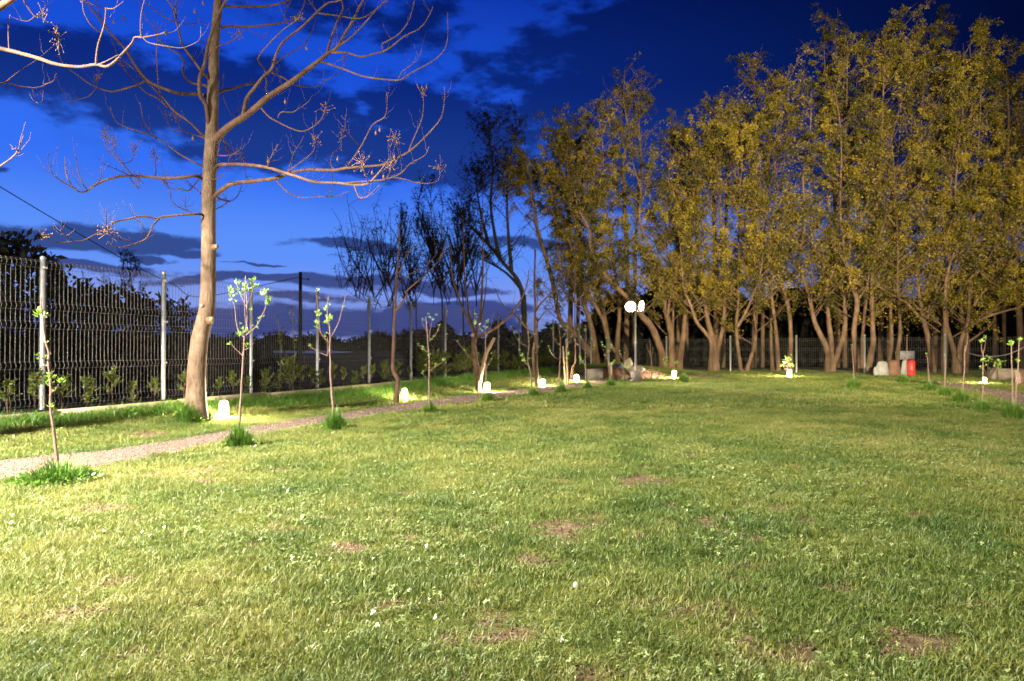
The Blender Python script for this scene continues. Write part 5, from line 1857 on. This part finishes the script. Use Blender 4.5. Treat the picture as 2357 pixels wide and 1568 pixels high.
# left of the lamp pole
W('gnarled willow with an arching trunk left of the lamp pole', 38.5, v6([(2090, 1090)])[0], [
    (v6([(2090, 1095), (2040, 990), (1960, 880), (1880, 790), (1810, 720), (1740, 640)]) + [(1270, 640), (1235, 520)], 17, 0.8, (1215, 400), 2.2),
    (v6([(2095, 1095), (2075, 950), (2055, 800), (2030, 690), (2005, 600), (1975, 500)]) + [(1335, 600), (1320, 480)], 15, -0.6, (1300, 330), 2.4)], seed=1)
W('willow with a straight trunk and a long bough sweeping left, behind the blazing lamps', 37.5, v7([(175, 1120)])[0], [
    (v7([(175, 1130), (168, 950), (178, 760), (188, 600), (176, 430), (145, 200), (120, 20)]), 11, 0.5, (1375, 250), 1.8),
    (v7([(60, 1130), (75, 900), (40, 700), (-10, 600), (-80, 480), (-160, 380)]), 10, -0.5, (1270, 420), 2.2),
    (v7([(165, 1000), (95, 900), (70, 780), (45, 640), (10, 480)]), 9, 1.2, (1350, 380), 1.4)], seed=2)
W('big willow right of the lamp pole with one bough bent left over the lamps', 35.0, v7([(600, 1185)])[0], [
    (v7([(615, 1185), (600, 1020), (570, 920), (520, 790), (455, 690), (390, 620), (300, 500), (190, 390), (60, 250), (-20, 150)]), 19, -1.2, (1325, 440), 1.6),
    (v7([(690, 1185), (690, 1000), (684, 820), (662, 690), (640, 600), (612, 460), (575, 300), (520, 100), (485, 0)]), 15, 0.6, (1440, 300), 1.8),
    (v7([(655, 620), (668, 480), (700, 350), (722, 290)]), 6, 0.6, (1590, 420), 0.8),
    (v7([(720, 1185), (712, 1000), (700, 850)]), 8, 1.4, (1535, 500), 0.7),
    (v7([(760, 1185), (775, 1010), (800, 860), (820, 640), (835, 450), (850, 300)]), 14, 0.8, (1600, 360), 1.2)], seed=3)
W('willow forking low into three limbs behind the second bright far post', 34.2, v7([(1090, 1190)])[0], [
    (v7([(1060, 1195), (1075, 1010), (1068, 880), (1010, 790), (935, 700), (905, 620), (885, 560), (850, 470), (805, 375)]), 10, -0.6, (1560, 480), 0.8),
    (v7([(1105, 1195), (1105, 1000), (1095, 900), (1060, 760), (1032, 650), (1016, 500), (1012, 330), (985, 200), (935, 50)]), 15, 0.4, (1585, 330), 1.4),
    (v7([(1125, 1195), (1125, 1010), (1140, 930), (1175, 800), (1196, 640), (1203, 480), (1195, 250), (1165, 0)]), 12, 0.9, (1650, 260), 1.4),
    (v7([(940, 565), (975, 520), (1000, 470)]), 4, -0.6, None, 0.2)], seed=4)
W('narrow willow pair spreading in a V left of the middle far lamp', 33.6, v7([(1365, 1190)])[0], [
    (v7([(1365, 1195), (1350, 1080), (1325, 900), (1315, 720), (1335, 480), (1330, 250), (1335, 120)]), 9, 0.4, (1705, 300), 1.3),
    (v7([(1325, 745), (1380, 650), (1440, 530), (1495, 390), (1535, 280), (1560, 150)]), 6, -1.0, (1765, 480), 0.8),
    (v7([(1412, 1190), (1440, 1080), (1475, 980), (1500, 850), (1492, 700), (1482, 500)]), 9, 0.8, (1745, 260), 1.1)], seed=5)
W('tall slender willow stems side by side right behind the middle far lamp', 34.5, v7([(1700, 1190)])[0], [
    (v7([(1668, 1190), (1655, 1000), (1650, 800), (1652, 600), (1640, 420)]), 8, 1.2, (1770, 240), 1.0),
    (v7([(1722, 1190), (1718, 1050), (1708, 880), (1690, 720), (1668, 540), (1632, 300), (1585, 160), (1550, 0)]), 9.5, -0.4, (1745, 330), 1.1),
    (v7([(1840, 1160), (1836, 1000), (1842, 820), (1822, 580), (1780, 430), (1735, 300), (1690, 180), (1640, 30)]), 10.5, 0.2, (1800, 170), 1.4)], seed=6)
W('willow clump with a wide V of pale trunks left of the third far post', 33.2, v8([(240, 1045)])[0], [
    (v8([(225, 1050), (235, 930), (225, 830), (180, 730), (130, 620), (100, 500), (75, 380), (20, 200), (-10, 100)]), 13, -0.6, (1870, 210), 1.3),
    (v8([(245, 1050), (262, 900), (258, 740), (242, 600), (228, 450), (220, 350), (232, 200)]), 12, 0.8, (1900, 120), 1.4),
    (v8([(265, 1050), (290, 940), (335, 810), (372, 680), (378, 500), (370, 380), (345, 330)]), 13, 0.2, (1950, 80), 1.4),
    (v8([(368, 375), (330, 310), (250, 220), (170, 150), (95, 75)]), 4.5, -1.4, (1790, 520), 0.7)], seed=7)
W('stout willow clump whose right trunk bows outward by the third far post', 32.4, v8([(500, 1050)])[0], [
    (v8([(490, 1055), (478, 920), (456, 780), (455, 640), (480, 440), (450, 330), (415, 230), (385, 100), (370, 0)]), 13, -0.5, (1925, 190), 1.3),
    (v8([(515, 1055), (520, 900), (525, 720), (542, 520), (565, 320), (600, 150)]), 9, 1.0, (2010, 110), 1.2),
    (v8([(555, 1055), (585, 920), (612, 780), (608, 620), (602, 480), (605, 250), (625, 50)]), 13.5, 0.3, (2040, 75), 1.5),
    (v8([(470, 450), (510, 380), (560, 300)]), 5, -0.8, (2030, 450), 0.6)], seed=8)
W('two thin parallel willow trunks behind the white sacks', 33.0, v8([(750, 1000)])[0], [
    (v8([(742, 1040), (752, 900), (766, 740), (757, 500), (752, 330), (765, 200)]), 9, 0.4, (2080, 60), 1.3),
    (v8([(812, 1040), (820, 850), (838, 680), (830, 500), (820, 350), (850, 200)]), 8.5, 0.2, (2110, 130), 1.2),
    (v8([(650, 350), (690, 310), (740, 260)]), 4, -0.3, (2070, 420), 0.5)], seed=9)
W('willow leaning left with a forked head just right of the red barrel', 31.6, v8([(1110, 1050)])[0], [
    (v8([(1125, 1060), (1105, 920), (1080, 780), (1050, 640), (1020, 500), (1005, 400), (985, 230)]), 13, 0.6, (2125, 150), 1.4),
    (v8([(1060, 580), (1090, 480), (1118, 390), (1150, 260), (1185, 130), (1205, 40)]), 6, -0.6, (2190, 190), 1.0),
    (v8([(1015, 580), (940, 500), (880, 430), (820, 380)]), 4.5, -0.6, (2050, 300), 0.8)], seed=10)
W('large willow behind the bright right post with boughs reaching far right', 30.6, v8([(1270, 1050)])[0], [
    (v8([(1205, 1060), (1212, 850), (1215, 650), (1212, 450), (1225, 250), (1260, 100), (1290, 0)]), 10, 0.4, (2215, 100), 1.5),
    (v8([(1300, 1060), (1300, 900), (1270, 790), (1240, 680), (1225, 560)]), 13, 0.9, (2200, 300), 0.9),
    (v8([(1325, 1060), (1330, 900), (1350, 750), (1385, 660), (1408, 570), (1412, 500)]), 11, 0.2, (2260, 140), 1.2),
    (v8([(1385, 668), (1460, 610), (1540, 570), (1640, 535), (1760, 500), (1873, 470)]), 5.5, -2.2, (2400, 690), 0.8),
    (v8([(1455, 470), (1500, 390), (1570, 320), (1650, 240), (1720, 120), (1800, 0)]), 5.5, -1.2, (2360, 480), 1.0),
    (v8([(1250, 470), (1310, 390), (1390, 280), (1460, 200), (1530, 110), (1620, 0)]), 5, -0.8, (2310, 420), 1.0)], seed=11)
W('willow with a split leaning trunk at the right, above the sagging cable', 31.2, v8([(1385, 1050)])[0], [
    (v8([(1370, 1060), (1385, 900), (1392, 780), (1370, 640), (1352, 480), (1345, 380)]), 15, 0.8, (2235, 90), 1.4),
    (v8([(1410, 770), (1480, 720), (1560, 660), (1620, 590)]), 4, -0.4, (2330, 600), 0.5)], seed=12)
W('dim tall willow at the right picture edge, thin of leaf', 36.0, (2350, 862), [
    ([(2352, 870), (2345, 700), (2330, 500)], 13, 0.3, (2305, 150), 1.4), ([(2400, 870), (2400, 700), (2390, 520)], 12, 0.6, (2380, 300), 1.4)], seed=13)
# back row, taller and dimmer
for i, (x, top, Y, lab) in enumerate([
        (1440, 155, 44.0, 'tall dim brown-topped tree rising behind the willows above the lamp pole'), (1560, 310, 43.0, 'dim back-row tree behind the willow with the bent bough'), (1645, 235, 44.0, 'dim back-row tree between the forked willow and the V pair'),
        (1735, 130, 44.5, 'dim spire-topped tree behind the slender willow stems'), (1925, 62, 42.0, 'tallest dark spire of the back row, over the wide V willow'), (2025, 95, 42.5, 'dark back-row spire over the stout willow clump'),
        (2150, 50, 42.0, 'dim back-row tree over the two thin parallel trunks'), (2290, 110, 41.0, 'dim back-row tree over the boughs that reach right'), (1310, 300, 43.0, 'dim back-row tree over the gnarled arching willow')]):
    W(lab, Y, (x, 850), [([(x, 860), (x + 4, 650), (x - 3, 450)], 11, 0.4, (x, top), 1.5), ([(x + 20, 860), (x + 22, 600), (x + 30, 420)], 8, 0.8, (x + 34, top + 50), 1.0)],
      seed=20 + i, n=28, length=2.9, lo=0.26, size=0.11, wid=0.04, group='taller trees behind the willows', leaves=34, toff=-0.2, name='back_row_tree')

# small, thin trees with sparse leaves beyond the left fence
SL = dict(leafmat_=M_DARK_LEAF, bark=M_BARK_DARK, group='sparse thin trees beyond the left fence', name='slender_tree', size=0.085, wid=0.04, leaves=3, twigs=6, up=1.6, extra_w=0.5, fan=4, lo=0.1, low=1.15)
W('sparse dark thicket tree beyond the fence, first left of the slim curved tree', 31.0, vA([(480, 1330)])[0], [
    (vA([(590, 1330), (570, 1200), (545, 1130), (500, 1000), (455, 850), (425, 700), (415, 480)]), 5, 0, None, 1.0), (vA([(480, 1350), (420, 1240), (375, 1120), (330, 950), (300, 760)]), 4, 0.5, None, 0.9),
    (vA([(560, 1180), (500, 1050), (480, 850), (540, 640)]), 3, 0.6, None, 0.5), (vA([(400, 1180), (300, 1050), (230, 950), (190, 1000)]), 3, 0.2, None, 0.6), (vA([(380, 1330), (290, 1200), (200, 1120), (150, 1100)]), 3, 0.2, None, 0.5)], seed=40, n=14, length=2.4, **SL)
W('sparse dark tree beyond the fence right behind the slim curved tree', 33.0, vA([(760, 1330)])[0], [
    (vA([(790, 1340), (760, 1150), (715, 1000), (690, 850), (685, 700), (700, 520)]), 5, 0, None, 1.0), (vA([(760, 1150), (740, 1000), (760, 880)]), 3, 0.3, None, 0.4), (vA([(700, 950), (650, 800), (640, 640), (660, 560)]), 3, 0.3, None, 0.6)], seed=41, n=26, length=1.6, **SL)
W('tallest slim dark tree beyond the fence, pointed, left of the four-limbed tree', 34.0, vA([(1010, 1330)])[0], [
    (vA([(1015, 1340), (980, 1150), (945, 980), (925, 800), (912, 600), (908, 400), (910, 265)]), 7, 0, None, 1.3), (vA([(945, 980), (880, 820), (830, 620), (800, 450), (830, 290)]), 4, 0.4, None, 0.9), (vA([(950, 1000), (990, 850), (1000, 650), (1015, 450)]), 4, -0.4, None, 0.7), (vA([(930, 900), (850, 780), (790, 650)]), 3, 0.4, None, 0.4)], seed=42, n=30, length=1.6, **SL)
W('sparse dark tree beyond the fence behind the four-limbed tree', 35.0, vA([(1180, 1330)])[0], [
    (vA([(1190, 1340), (1170, 1150), (1150, 900), (1130, 700), (1110, 440)]), 6, 0, None, 1.2), (vA([(1170, 1100), (1220, 900), (1240, 700), (1225, 470)]), 5, 0.4, None, 1.1), (vA([(1300, 1340), (1290, 1150), (1250, 950), (1180, 700), (1170, 540)]), 5, 0.4, None, 1.0)], seed=43, n=30, length=1.9, **SL)
W('big dark leaning tree left of the lit willows, its crown against the blue sky', 40.0, vA([(1700, 1300)])[0], [
    (vA([(1720, 1340), (1660, 1130), (1540, 980), (1400, 810), (1290, 700), (1180, 590), (1100, 540)]), 11, 0, None, 1.0), (vA([(1690, 1200), (1560, 1060), (1430, 980), (1300, 920)]), 7, 0.6, None, 0.8),
    (vA([(1500, 930), (1450, 700), (1420, 450), (1440, 200), (1430, 20)]) + [(1125, 300), (1170, 262)], 8, 0.6, None, 1.6), (vA([(1400, 810), (1340, 560), (1300, 330), (1290, 200)]), 7, 0.4, None, 1.2), (vA([(1600, 1050), (1570, 700), (1560, 400), (1580, 100)]) + [(1195, 280)], 8, 0.8, None, 1.4)],
  seed=44, n=30, length=2.4, leafmat_=M_DARK_LEAF, bark=M_BARK_DARK, group=None, name='leaning_tree', size=0.13, wid=0.055, leaves=8, twigs=6)

# dark shrubs just beyond the fence at the left
rb = np.random.default_rng(15)


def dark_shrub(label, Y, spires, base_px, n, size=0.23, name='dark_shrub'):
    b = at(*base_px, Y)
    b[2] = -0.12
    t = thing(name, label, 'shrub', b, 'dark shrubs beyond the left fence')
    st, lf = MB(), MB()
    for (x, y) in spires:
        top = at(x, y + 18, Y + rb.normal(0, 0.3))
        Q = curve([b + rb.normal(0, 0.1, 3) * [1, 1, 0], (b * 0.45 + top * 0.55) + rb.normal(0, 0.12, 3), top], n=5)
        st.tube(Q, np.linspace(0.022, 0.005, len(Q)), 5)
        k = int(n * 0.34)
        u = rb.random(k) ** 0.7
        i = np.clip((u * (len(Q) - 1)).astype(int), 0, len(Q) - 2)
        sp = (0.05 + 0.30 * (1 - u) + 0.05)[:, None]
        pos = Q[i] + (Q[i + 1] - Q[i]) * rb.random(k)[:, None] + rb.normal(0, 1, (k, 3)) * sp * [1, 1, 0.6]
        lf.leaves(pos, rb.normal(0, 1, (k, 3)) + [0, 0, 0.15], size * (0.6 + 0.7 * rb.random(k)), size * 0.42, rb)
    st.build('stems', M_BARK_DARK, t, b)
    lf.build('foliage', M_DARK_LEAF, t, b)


dark_shrub('tall dark shrub with upright tips at the left edge beyond the fence', 14.5, v3([(10, 510), (60, 480), (160, 520), (225, 460), (-40, 470), (-90, 520)]), (0, 850), 620)
dark_shrub('dark shrub with leaning leafy tips right of the first fence post', 14.8, v3([(430, 640), (470, 710), (350, 660), (300, 620), (400, 760)]), (70, 850), 520)
dark_shrub('broad dark shrub behind the middle of the first fence panel', 15.5, v3([(560, 880), (690, 890), (770, 910), (620, 930), (500, 800)]), (160, 850), 600)
dark_shrub('low dark shrub between the first two fence posts, sloping down right', 16.5, v3([(830, 960), (900, 940), (985, 930), (1060, 980), (930, 1010)]), (240, 850), 620)
dark_shrub('low dark shrub left of the second fence post beyond the wires', 17.5, v3([(1120, 975), (1200, 1000), (1300, 1000), (1240, 1030), (1390, 1060)]), (310, 850), 520)
dark_shrub('lowest dark shrub right of the second fence post, nearly hidden', 19.0, v3([(1500, 1030), (1600, 1070), (1660, 1110), (1440, 1080)]), (400, 850), 420)
W('far thin leafy tree above the dark shrubs, by the second fence post', 40.0, v3([(1180, 1050)])[0], [
    (v3([(1180, 1150), (1170, 950), (1165, 800), (1170, 710)]), 2.5, 0, None, 1.0), (v3([(1150, 960), (1100, 850), (1080, 725)]), 2, 0.2, None, 0.7), (v3([(1190, 960), (1220, 850), (1215, 760)]), 2, 0.2, None, 0.7), (v3([(1170, 900), (1140, 800), (1135, 710)]), 2, 0.2, None, 0.6)],
  seed=46, n=16, length=0.9, **{**SL, 'group': None, 'name': 'distant_tree'})

# utility pole and the cable
up = at(691, 810, 44.0)
pole = thing('utility_pole', 'dark wooden utility pole standing in the field beyond the fence', 'utility pole', (up[0], up[1], -0.14))
hp = at(691, 628, 44.0)[2] + 0.14
MB().tube([(0, 0, -0.3), (0, 0, hp)], [0.14, 0.10], 12).build('shaft', M_BARK_DARK, pole)
MB().lathe((0, 0, hp), [(0.10, 0), (0.085, 0.05), (0, 0.07)], 12).build('cap', M_BARK_DARK, pole)
MB().tube([(0, 0, hp - 0.35), (0.5, 0, hp - 0.45)], 0.02, 6).lathe((0.5, 0, hp - 0.43), [(0.0, -0.08), (0.05, -0.05), (0.04, 0.02), (0.05, 0.06), (0, 0.1)], 8).build('insulator', M_BARK_DARK, pole)
c0, c1 = at(-60, 395, 14.0), np.array([hp * 0 + up[0], up[1], hp - 0.55])
mid = [(0, 430, 15.0), (110, 496, 17.5), (230, 566, 22.0), (330, 622, 28.0), (400, 655, 33.0), (470, 683, 39.0)]
Q = curve([c0] + [at(*m) for m in mid] + [np.array([up[0], up[1], hp - 0.4])], n=6)
cab = MB().tube(Q, np.interp(Q[:, 1], [14, 44], [0.011, 0.022]), 6).build('power_cable', M_CABLE)
tag(cab, 'black overhead cable slanting down from the upper left sky', 'cable')
# short field posts seen through the fence beyond the pond
for i, x in enumerate([655, 700, 735]):
    p = at(x, 814, 60.0)
    o = MB().tube([(p[0], p[1], -0.2), (p[0], p[1], 1.15 + 0.3 * (i % 2))], 0.07, 7).build('field_post', M_BARK_DARK)
    tag(o, ['short dark field post left below the utility pole', 'short dark field post just right of the utility pole', 'short dark field post farthest right of the utility pole'][i], 'post', 'short posts in the dark field')

# far tree line and the dark wood behind the willows: nobody could count these


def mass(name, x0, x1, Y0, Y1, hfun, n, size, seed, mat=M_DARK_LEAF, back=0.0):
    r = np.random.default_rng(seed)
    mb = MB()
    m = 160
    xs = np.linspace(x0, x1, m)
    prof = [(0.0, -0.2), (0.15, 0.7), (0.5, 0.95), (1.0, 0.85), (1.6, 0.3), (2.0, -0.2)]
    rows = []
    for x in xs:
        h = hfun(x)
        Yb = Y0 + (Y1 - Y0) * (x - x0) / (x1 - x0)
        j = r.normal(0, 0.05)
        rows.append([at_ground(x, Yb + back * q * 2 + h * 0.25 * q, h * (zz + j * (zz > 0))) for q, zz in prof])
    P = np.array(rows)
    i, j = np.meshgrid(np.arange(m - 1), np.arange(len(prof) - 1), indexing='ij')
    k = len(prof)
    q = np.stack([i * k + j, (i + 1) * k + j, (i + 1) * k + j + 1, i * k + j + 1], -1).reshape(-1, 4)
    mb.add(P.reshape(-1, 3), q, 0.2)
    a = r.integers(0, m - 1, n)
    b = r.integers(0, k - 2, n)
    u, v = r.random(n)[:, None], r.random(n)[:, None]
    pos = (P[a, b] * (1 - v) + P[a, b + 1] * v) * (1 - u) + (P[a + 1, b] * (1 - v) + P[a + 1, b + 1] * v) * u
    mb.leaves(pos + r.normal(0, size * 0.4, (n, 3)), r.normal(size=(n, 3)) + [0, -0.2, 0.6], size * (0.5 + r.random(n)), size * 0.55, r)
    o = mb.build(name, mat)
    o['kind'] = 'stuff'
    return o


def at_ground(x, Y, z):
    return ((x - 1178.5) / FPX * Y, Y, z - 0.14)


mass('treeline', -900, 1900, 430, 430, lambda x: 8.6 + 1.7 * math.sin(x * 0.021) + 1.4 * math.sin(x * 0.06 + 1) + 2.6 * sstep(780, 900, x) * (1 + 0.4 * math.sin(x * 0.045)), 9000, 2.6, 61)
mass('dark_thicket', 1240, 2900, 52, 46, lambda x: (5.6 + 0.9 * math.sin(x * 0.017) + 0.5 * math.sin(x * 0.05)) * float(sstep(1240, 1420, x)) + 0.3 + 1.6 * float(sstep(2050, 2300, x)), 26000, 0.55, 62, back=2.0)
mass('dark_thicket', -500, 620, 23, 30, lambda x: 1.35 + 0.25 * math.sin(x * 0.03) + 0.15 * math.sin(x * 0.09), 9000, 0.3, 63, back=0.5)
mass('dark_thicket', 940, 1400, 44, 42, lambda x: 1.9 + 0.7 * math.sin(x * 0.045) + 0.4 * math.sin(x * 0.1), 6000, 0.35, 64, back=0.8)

# ------------------------------------------------------------------ small things about the far end
for x0, y0, x1, y1, Y, lab in [(v6([(1803, 1165)])[0] + v6([(1772, 908)])[0] + (21.0, 'shorter leaning wooden stake beside the thin sapling')), (v6([(1822, 1165)])[0] + v6([(1801, 838)])[0] + (21.2, 'taller wooden stake beside the thin sapling'))]:
    a, b = at(x0, y0, Y), at(x1, y1, Y)
    a[2] = height(a[0], a[1]) - 0.1
    o = MB().tube([a, (a + b) / 2, b], [0.028, 0.026, 0.024], 7).build('wooden_stake', M_WOOD)
    tag(o, lab, 'stake', 'wooden stakes by the path')
# heap of mulch with stones and a concrete block
mp_ = at(1415, 861, 27.5)
m = MB()
th = np.linspace(0, 2 * PI, 33)[:-1]
rings = [(1.0, -0.05), (0.8, 0.16), (0.5, 0.30), (0.22, 0.36), (0.0, 0.37)]
vs = [[mp_[0] + 2.2 * r_ * math.cos(a) * (1 + 0.12 * math.sin(3 * a)), mp_[1] + 1.3 * r_ * math.sin(a), z * (1 + 0.25 * math.sin(4 * a + r_ * 5))] for r_, z in rings for a in th]
q = [[i * 32 + j, i * 32 + (j + 1) % 32, (i + 1) * 32 + (j + 1) % 32, (i + 1) * 32 + j] for i in range(4) for j in range(32)]
m.add(vs, q)
rm = np.random.default_rng(9)
n = 1500
a, r_ = rm.random(n) * 6.28, np.sqrt(rm.random(n))
pos = np.stack([mp_[0] + 2.2 * r_ * np.cos(a), mp_[1] + 1.3 * r_ * np.sin(a), np.interp(r_, [0, 0.22, 0.5, 0.8, 1], [0.38, 0.37, 0.31, 0.17, 0.0])], -1)
m.leaves(pos, rm.normal(size=(n, 3)) + [0, 0, 0.2], 0.10, 0.03, rm)
tag(m.build('mulch_heap', M_MULCH), 'low heap of brown wood mulch at the end of the left path', 'mulch heap')


def rock(c, s, label, seed, mat=M_STONE, name='stone'):
    r = np.random.default_rng(seed)
    th, ph = np.meshgrid(np.linspace(0.0, PI, 7), np.arange(10) * 2 * PI / 10, indexing='ij')
    k = 1 + r.normal(0, 0.09, th.shape)
    k[0], k[-1] = 1, 1
    v = np.stack([np.sin(th) * np.cos(ph) * k, np.sin(th) * np.sin(ph) * k, np.cos(th) * k], -1).reshape(-1, 3) * s + c
    q = [[i * 10 + j, i * 10 + (j + 1) % 10, (i + 1) * 10 + (j + 1) % 10, (i + 1) * 10 + j] for i in range(6) for j in range(10)]
    o = MB().add(v, q).build(name, mat, smooth=False)
    tag(o, label, name.replace('_', ' '))
    return o


c = at(1458, 850, 25.5)
rock(c + np.array([0.1, 0, -0.02]), (0.30, 0.2, 0.18), 'flat tan stone lying behind the foot of the lamp pole', 1)
c = at(1453, 838, 25.7)
rock(c + np.array([-0.1, 0.1, 0]), (0.16, 0.14, 0.20), 'upright tan stone left of the lamp pole, behind it', 2)
c = at(1404, 846, 26.4)
o = MB().tube([(c[0], c[1], -0.05), (c[0], c[1], 0.3), (c[0] - 0.01, c[1], 0.62)], [0.085, 0.08, 0.08], 9).build('cut_log', M_WOOD)
tag(o, 'short upright cut log on the mulch heap', 'log')
c = at(1425, 846, 27.6)
o = MB().box((c[0], c[1], 0.42), (0.95, 0.5, 0.24), 0.2, taper=0.7).tube([(c[0] - 0.5, c[1], 0.34), (c[0] + 0.2, c[1] - 0.2, 0.5), (c[0] + 0.8, c[1], 0.40)], 0.07, 6).build('tarpaulin', M_TARP, smooth=False)
tag(o, 'crumpled dark blue tarpaulin lying on the mulch heap', 'tarpaulin')
c = at(1366, 856, 25.0)
o = MB().box((c[0], c[1], 0.2), (0.58, 0.45, 0.42), 0.15).build('concrete_block', M_CONCRETE, smooth=False)
tag(o, 'square grey concrete block at the left end of the path', 'block')

# sacks, barrel and board by the far fence
c = at(2028, 855, 29.5)


def sack(px, w, h, label, mat, seed, lean=0.0, name='sack'):
    r = np.random.default_rng(seed)
    b = at(px, 868, 28.6)
    th = np.arange(16) * 2 * PI / 16
    rows = []
    for z, f in [(0, 0.92), (0.15, 1.05), (0.4, 1.0), (0.65, 0.95), (0.85, 0.85), (0.97, 0.6), (1.0, 0.0)]:
        k = f * (1 + 0.06 * np.sin(th * 3 + z * 7 + seed) + r.normal(0, 0.03, 16))
        rows.append(np.stack([b[0] + w / 2 * k * np.cos(th) + lean * z * h, b[1] + w * 0.36 * k * np.sin(th), np.full(16, z * h) + 0.02 * np.sin(th * 2 + seed)], -1))
    v = np.array(rows).reshape(-1, 3)
    q = [[i * 16 + j, i * 16 + (j + 1) % 16, (i + 1) * 16 + (j + 1) % 16, (i + 1) * 16 + j] for i in range(6) for j in range(16)]
    o = MB().add(v, q).build(name, mat)
    return tag(o, label, name.replace('_', ' '), None)


sack(2031, 0.52, 0.62, 'upright pale grey sack left of the parallel willow trunks', M_WHITE, 1)
sack(2017, 0.22, 0.38, 'small pale bundle leaning at the left of the grey sack', M_WHITE, 2, -0.02, 'bundle')
sack(2058, 0.50, 0.66, 'brown sack between the pale sacks', M_BROWNCLOTH, 3)
sack(2078, 0.24, 0.68, 'narrow slanting white sack left of the red barrel', M_WHITE, 4, 0.12)
sack(2083, 0.22, 0.5, 'low white sack touching the red barrel', M_WHITE, 5, 0.03)
b = at(2098, 866, 28.4)
bar = thing('barrel', 'narrow bright red plastic barrel beside the white sacks', 'barrel', (b[0], b[1], 0.05))
MB().lathe((0, 0, 0), [(0, 0), (0.13, 0), (0.14, 0.03), (0.14, 0.22), (0.147, 0.24), (0.14, 0.26), (0.14, 0.44), (0.147, 0.46), (0.14, 0.48), (0.13, 0.60), (0.0, 0.61)], 18).build('shell', M_RED, bar)
MB().lathe((0.05, 0, 0.60), [(0.035, 0), (0.035, 0.025), (0, 0.027)], 10).build('cap', M_DARKMETAL, bar)
b = at(2083, 818, 34.0)
bo = thing('notice_board', 'small blank purplish grey board on two posts in the dark behind the sacks', 'board', (b[0], b[1], -0.1))
MB().box((0, 0, b[2] + 0.1), (0.95, 0.03, 0.42)).build('panel', M_GREYBOARD, bo, smooth=False)
for sx in (-0.4, 0.4):
    MB().tube([(sx, 0.04, 0), (sx, 0.04, b[2] + 0.28)], 0.025, 7).build('post', M_DARKMETAL, bo)
b = at(2322, 872, 25.5)
bx = thing('stone_planter', 'long pale stone block right of the rightmost glowing lamp', 'block', (b[0], b[1], 0))
MB().box((0, 0, 0.20), (1.05, 0.4, 0.42)).build('body', M_STONE, bx, smooth=False)
MB().box((-0.62, -0.05, 0.19), (0.17, 0.3, 0.38)).build('end_post', M_STONE, bx, smooth=False)
b = at(2385, 880, 21.0)
tag(MB().box((b[0], b[1], 0.22), (0.9, 0.5, 0.5)).build('brown_crate', M_BROWNCLOTH, smooth=False), 'dark brown box cut off by the right picture edge', 'box')
# cable sagging between the willow and something off the right edge
Q = curve([at(*p, Y) for p, Y in zip(v8([(1375, 840), (1420, 865), (1500, 885), (1580, 892), (1680, 885), (1770, 862), (1873, 815), (1960, 760)]), np.linspace(29.5, 23, 8))], n=5)
tag(MB().tube(Q, 0.022, 6).build('hanging_cable', M_ROPE), 'grey cable sagging from the right willow towards the right picture edge', 'cable')
# white shell in the grass
c = ground(1325, 1364)
o = rock(c + np.array([0, 0, 0.035]), (0.011, 0.007, 0.014), 'tiny white shell lying in the near lawn', 5, M_SHELL, 'shell')
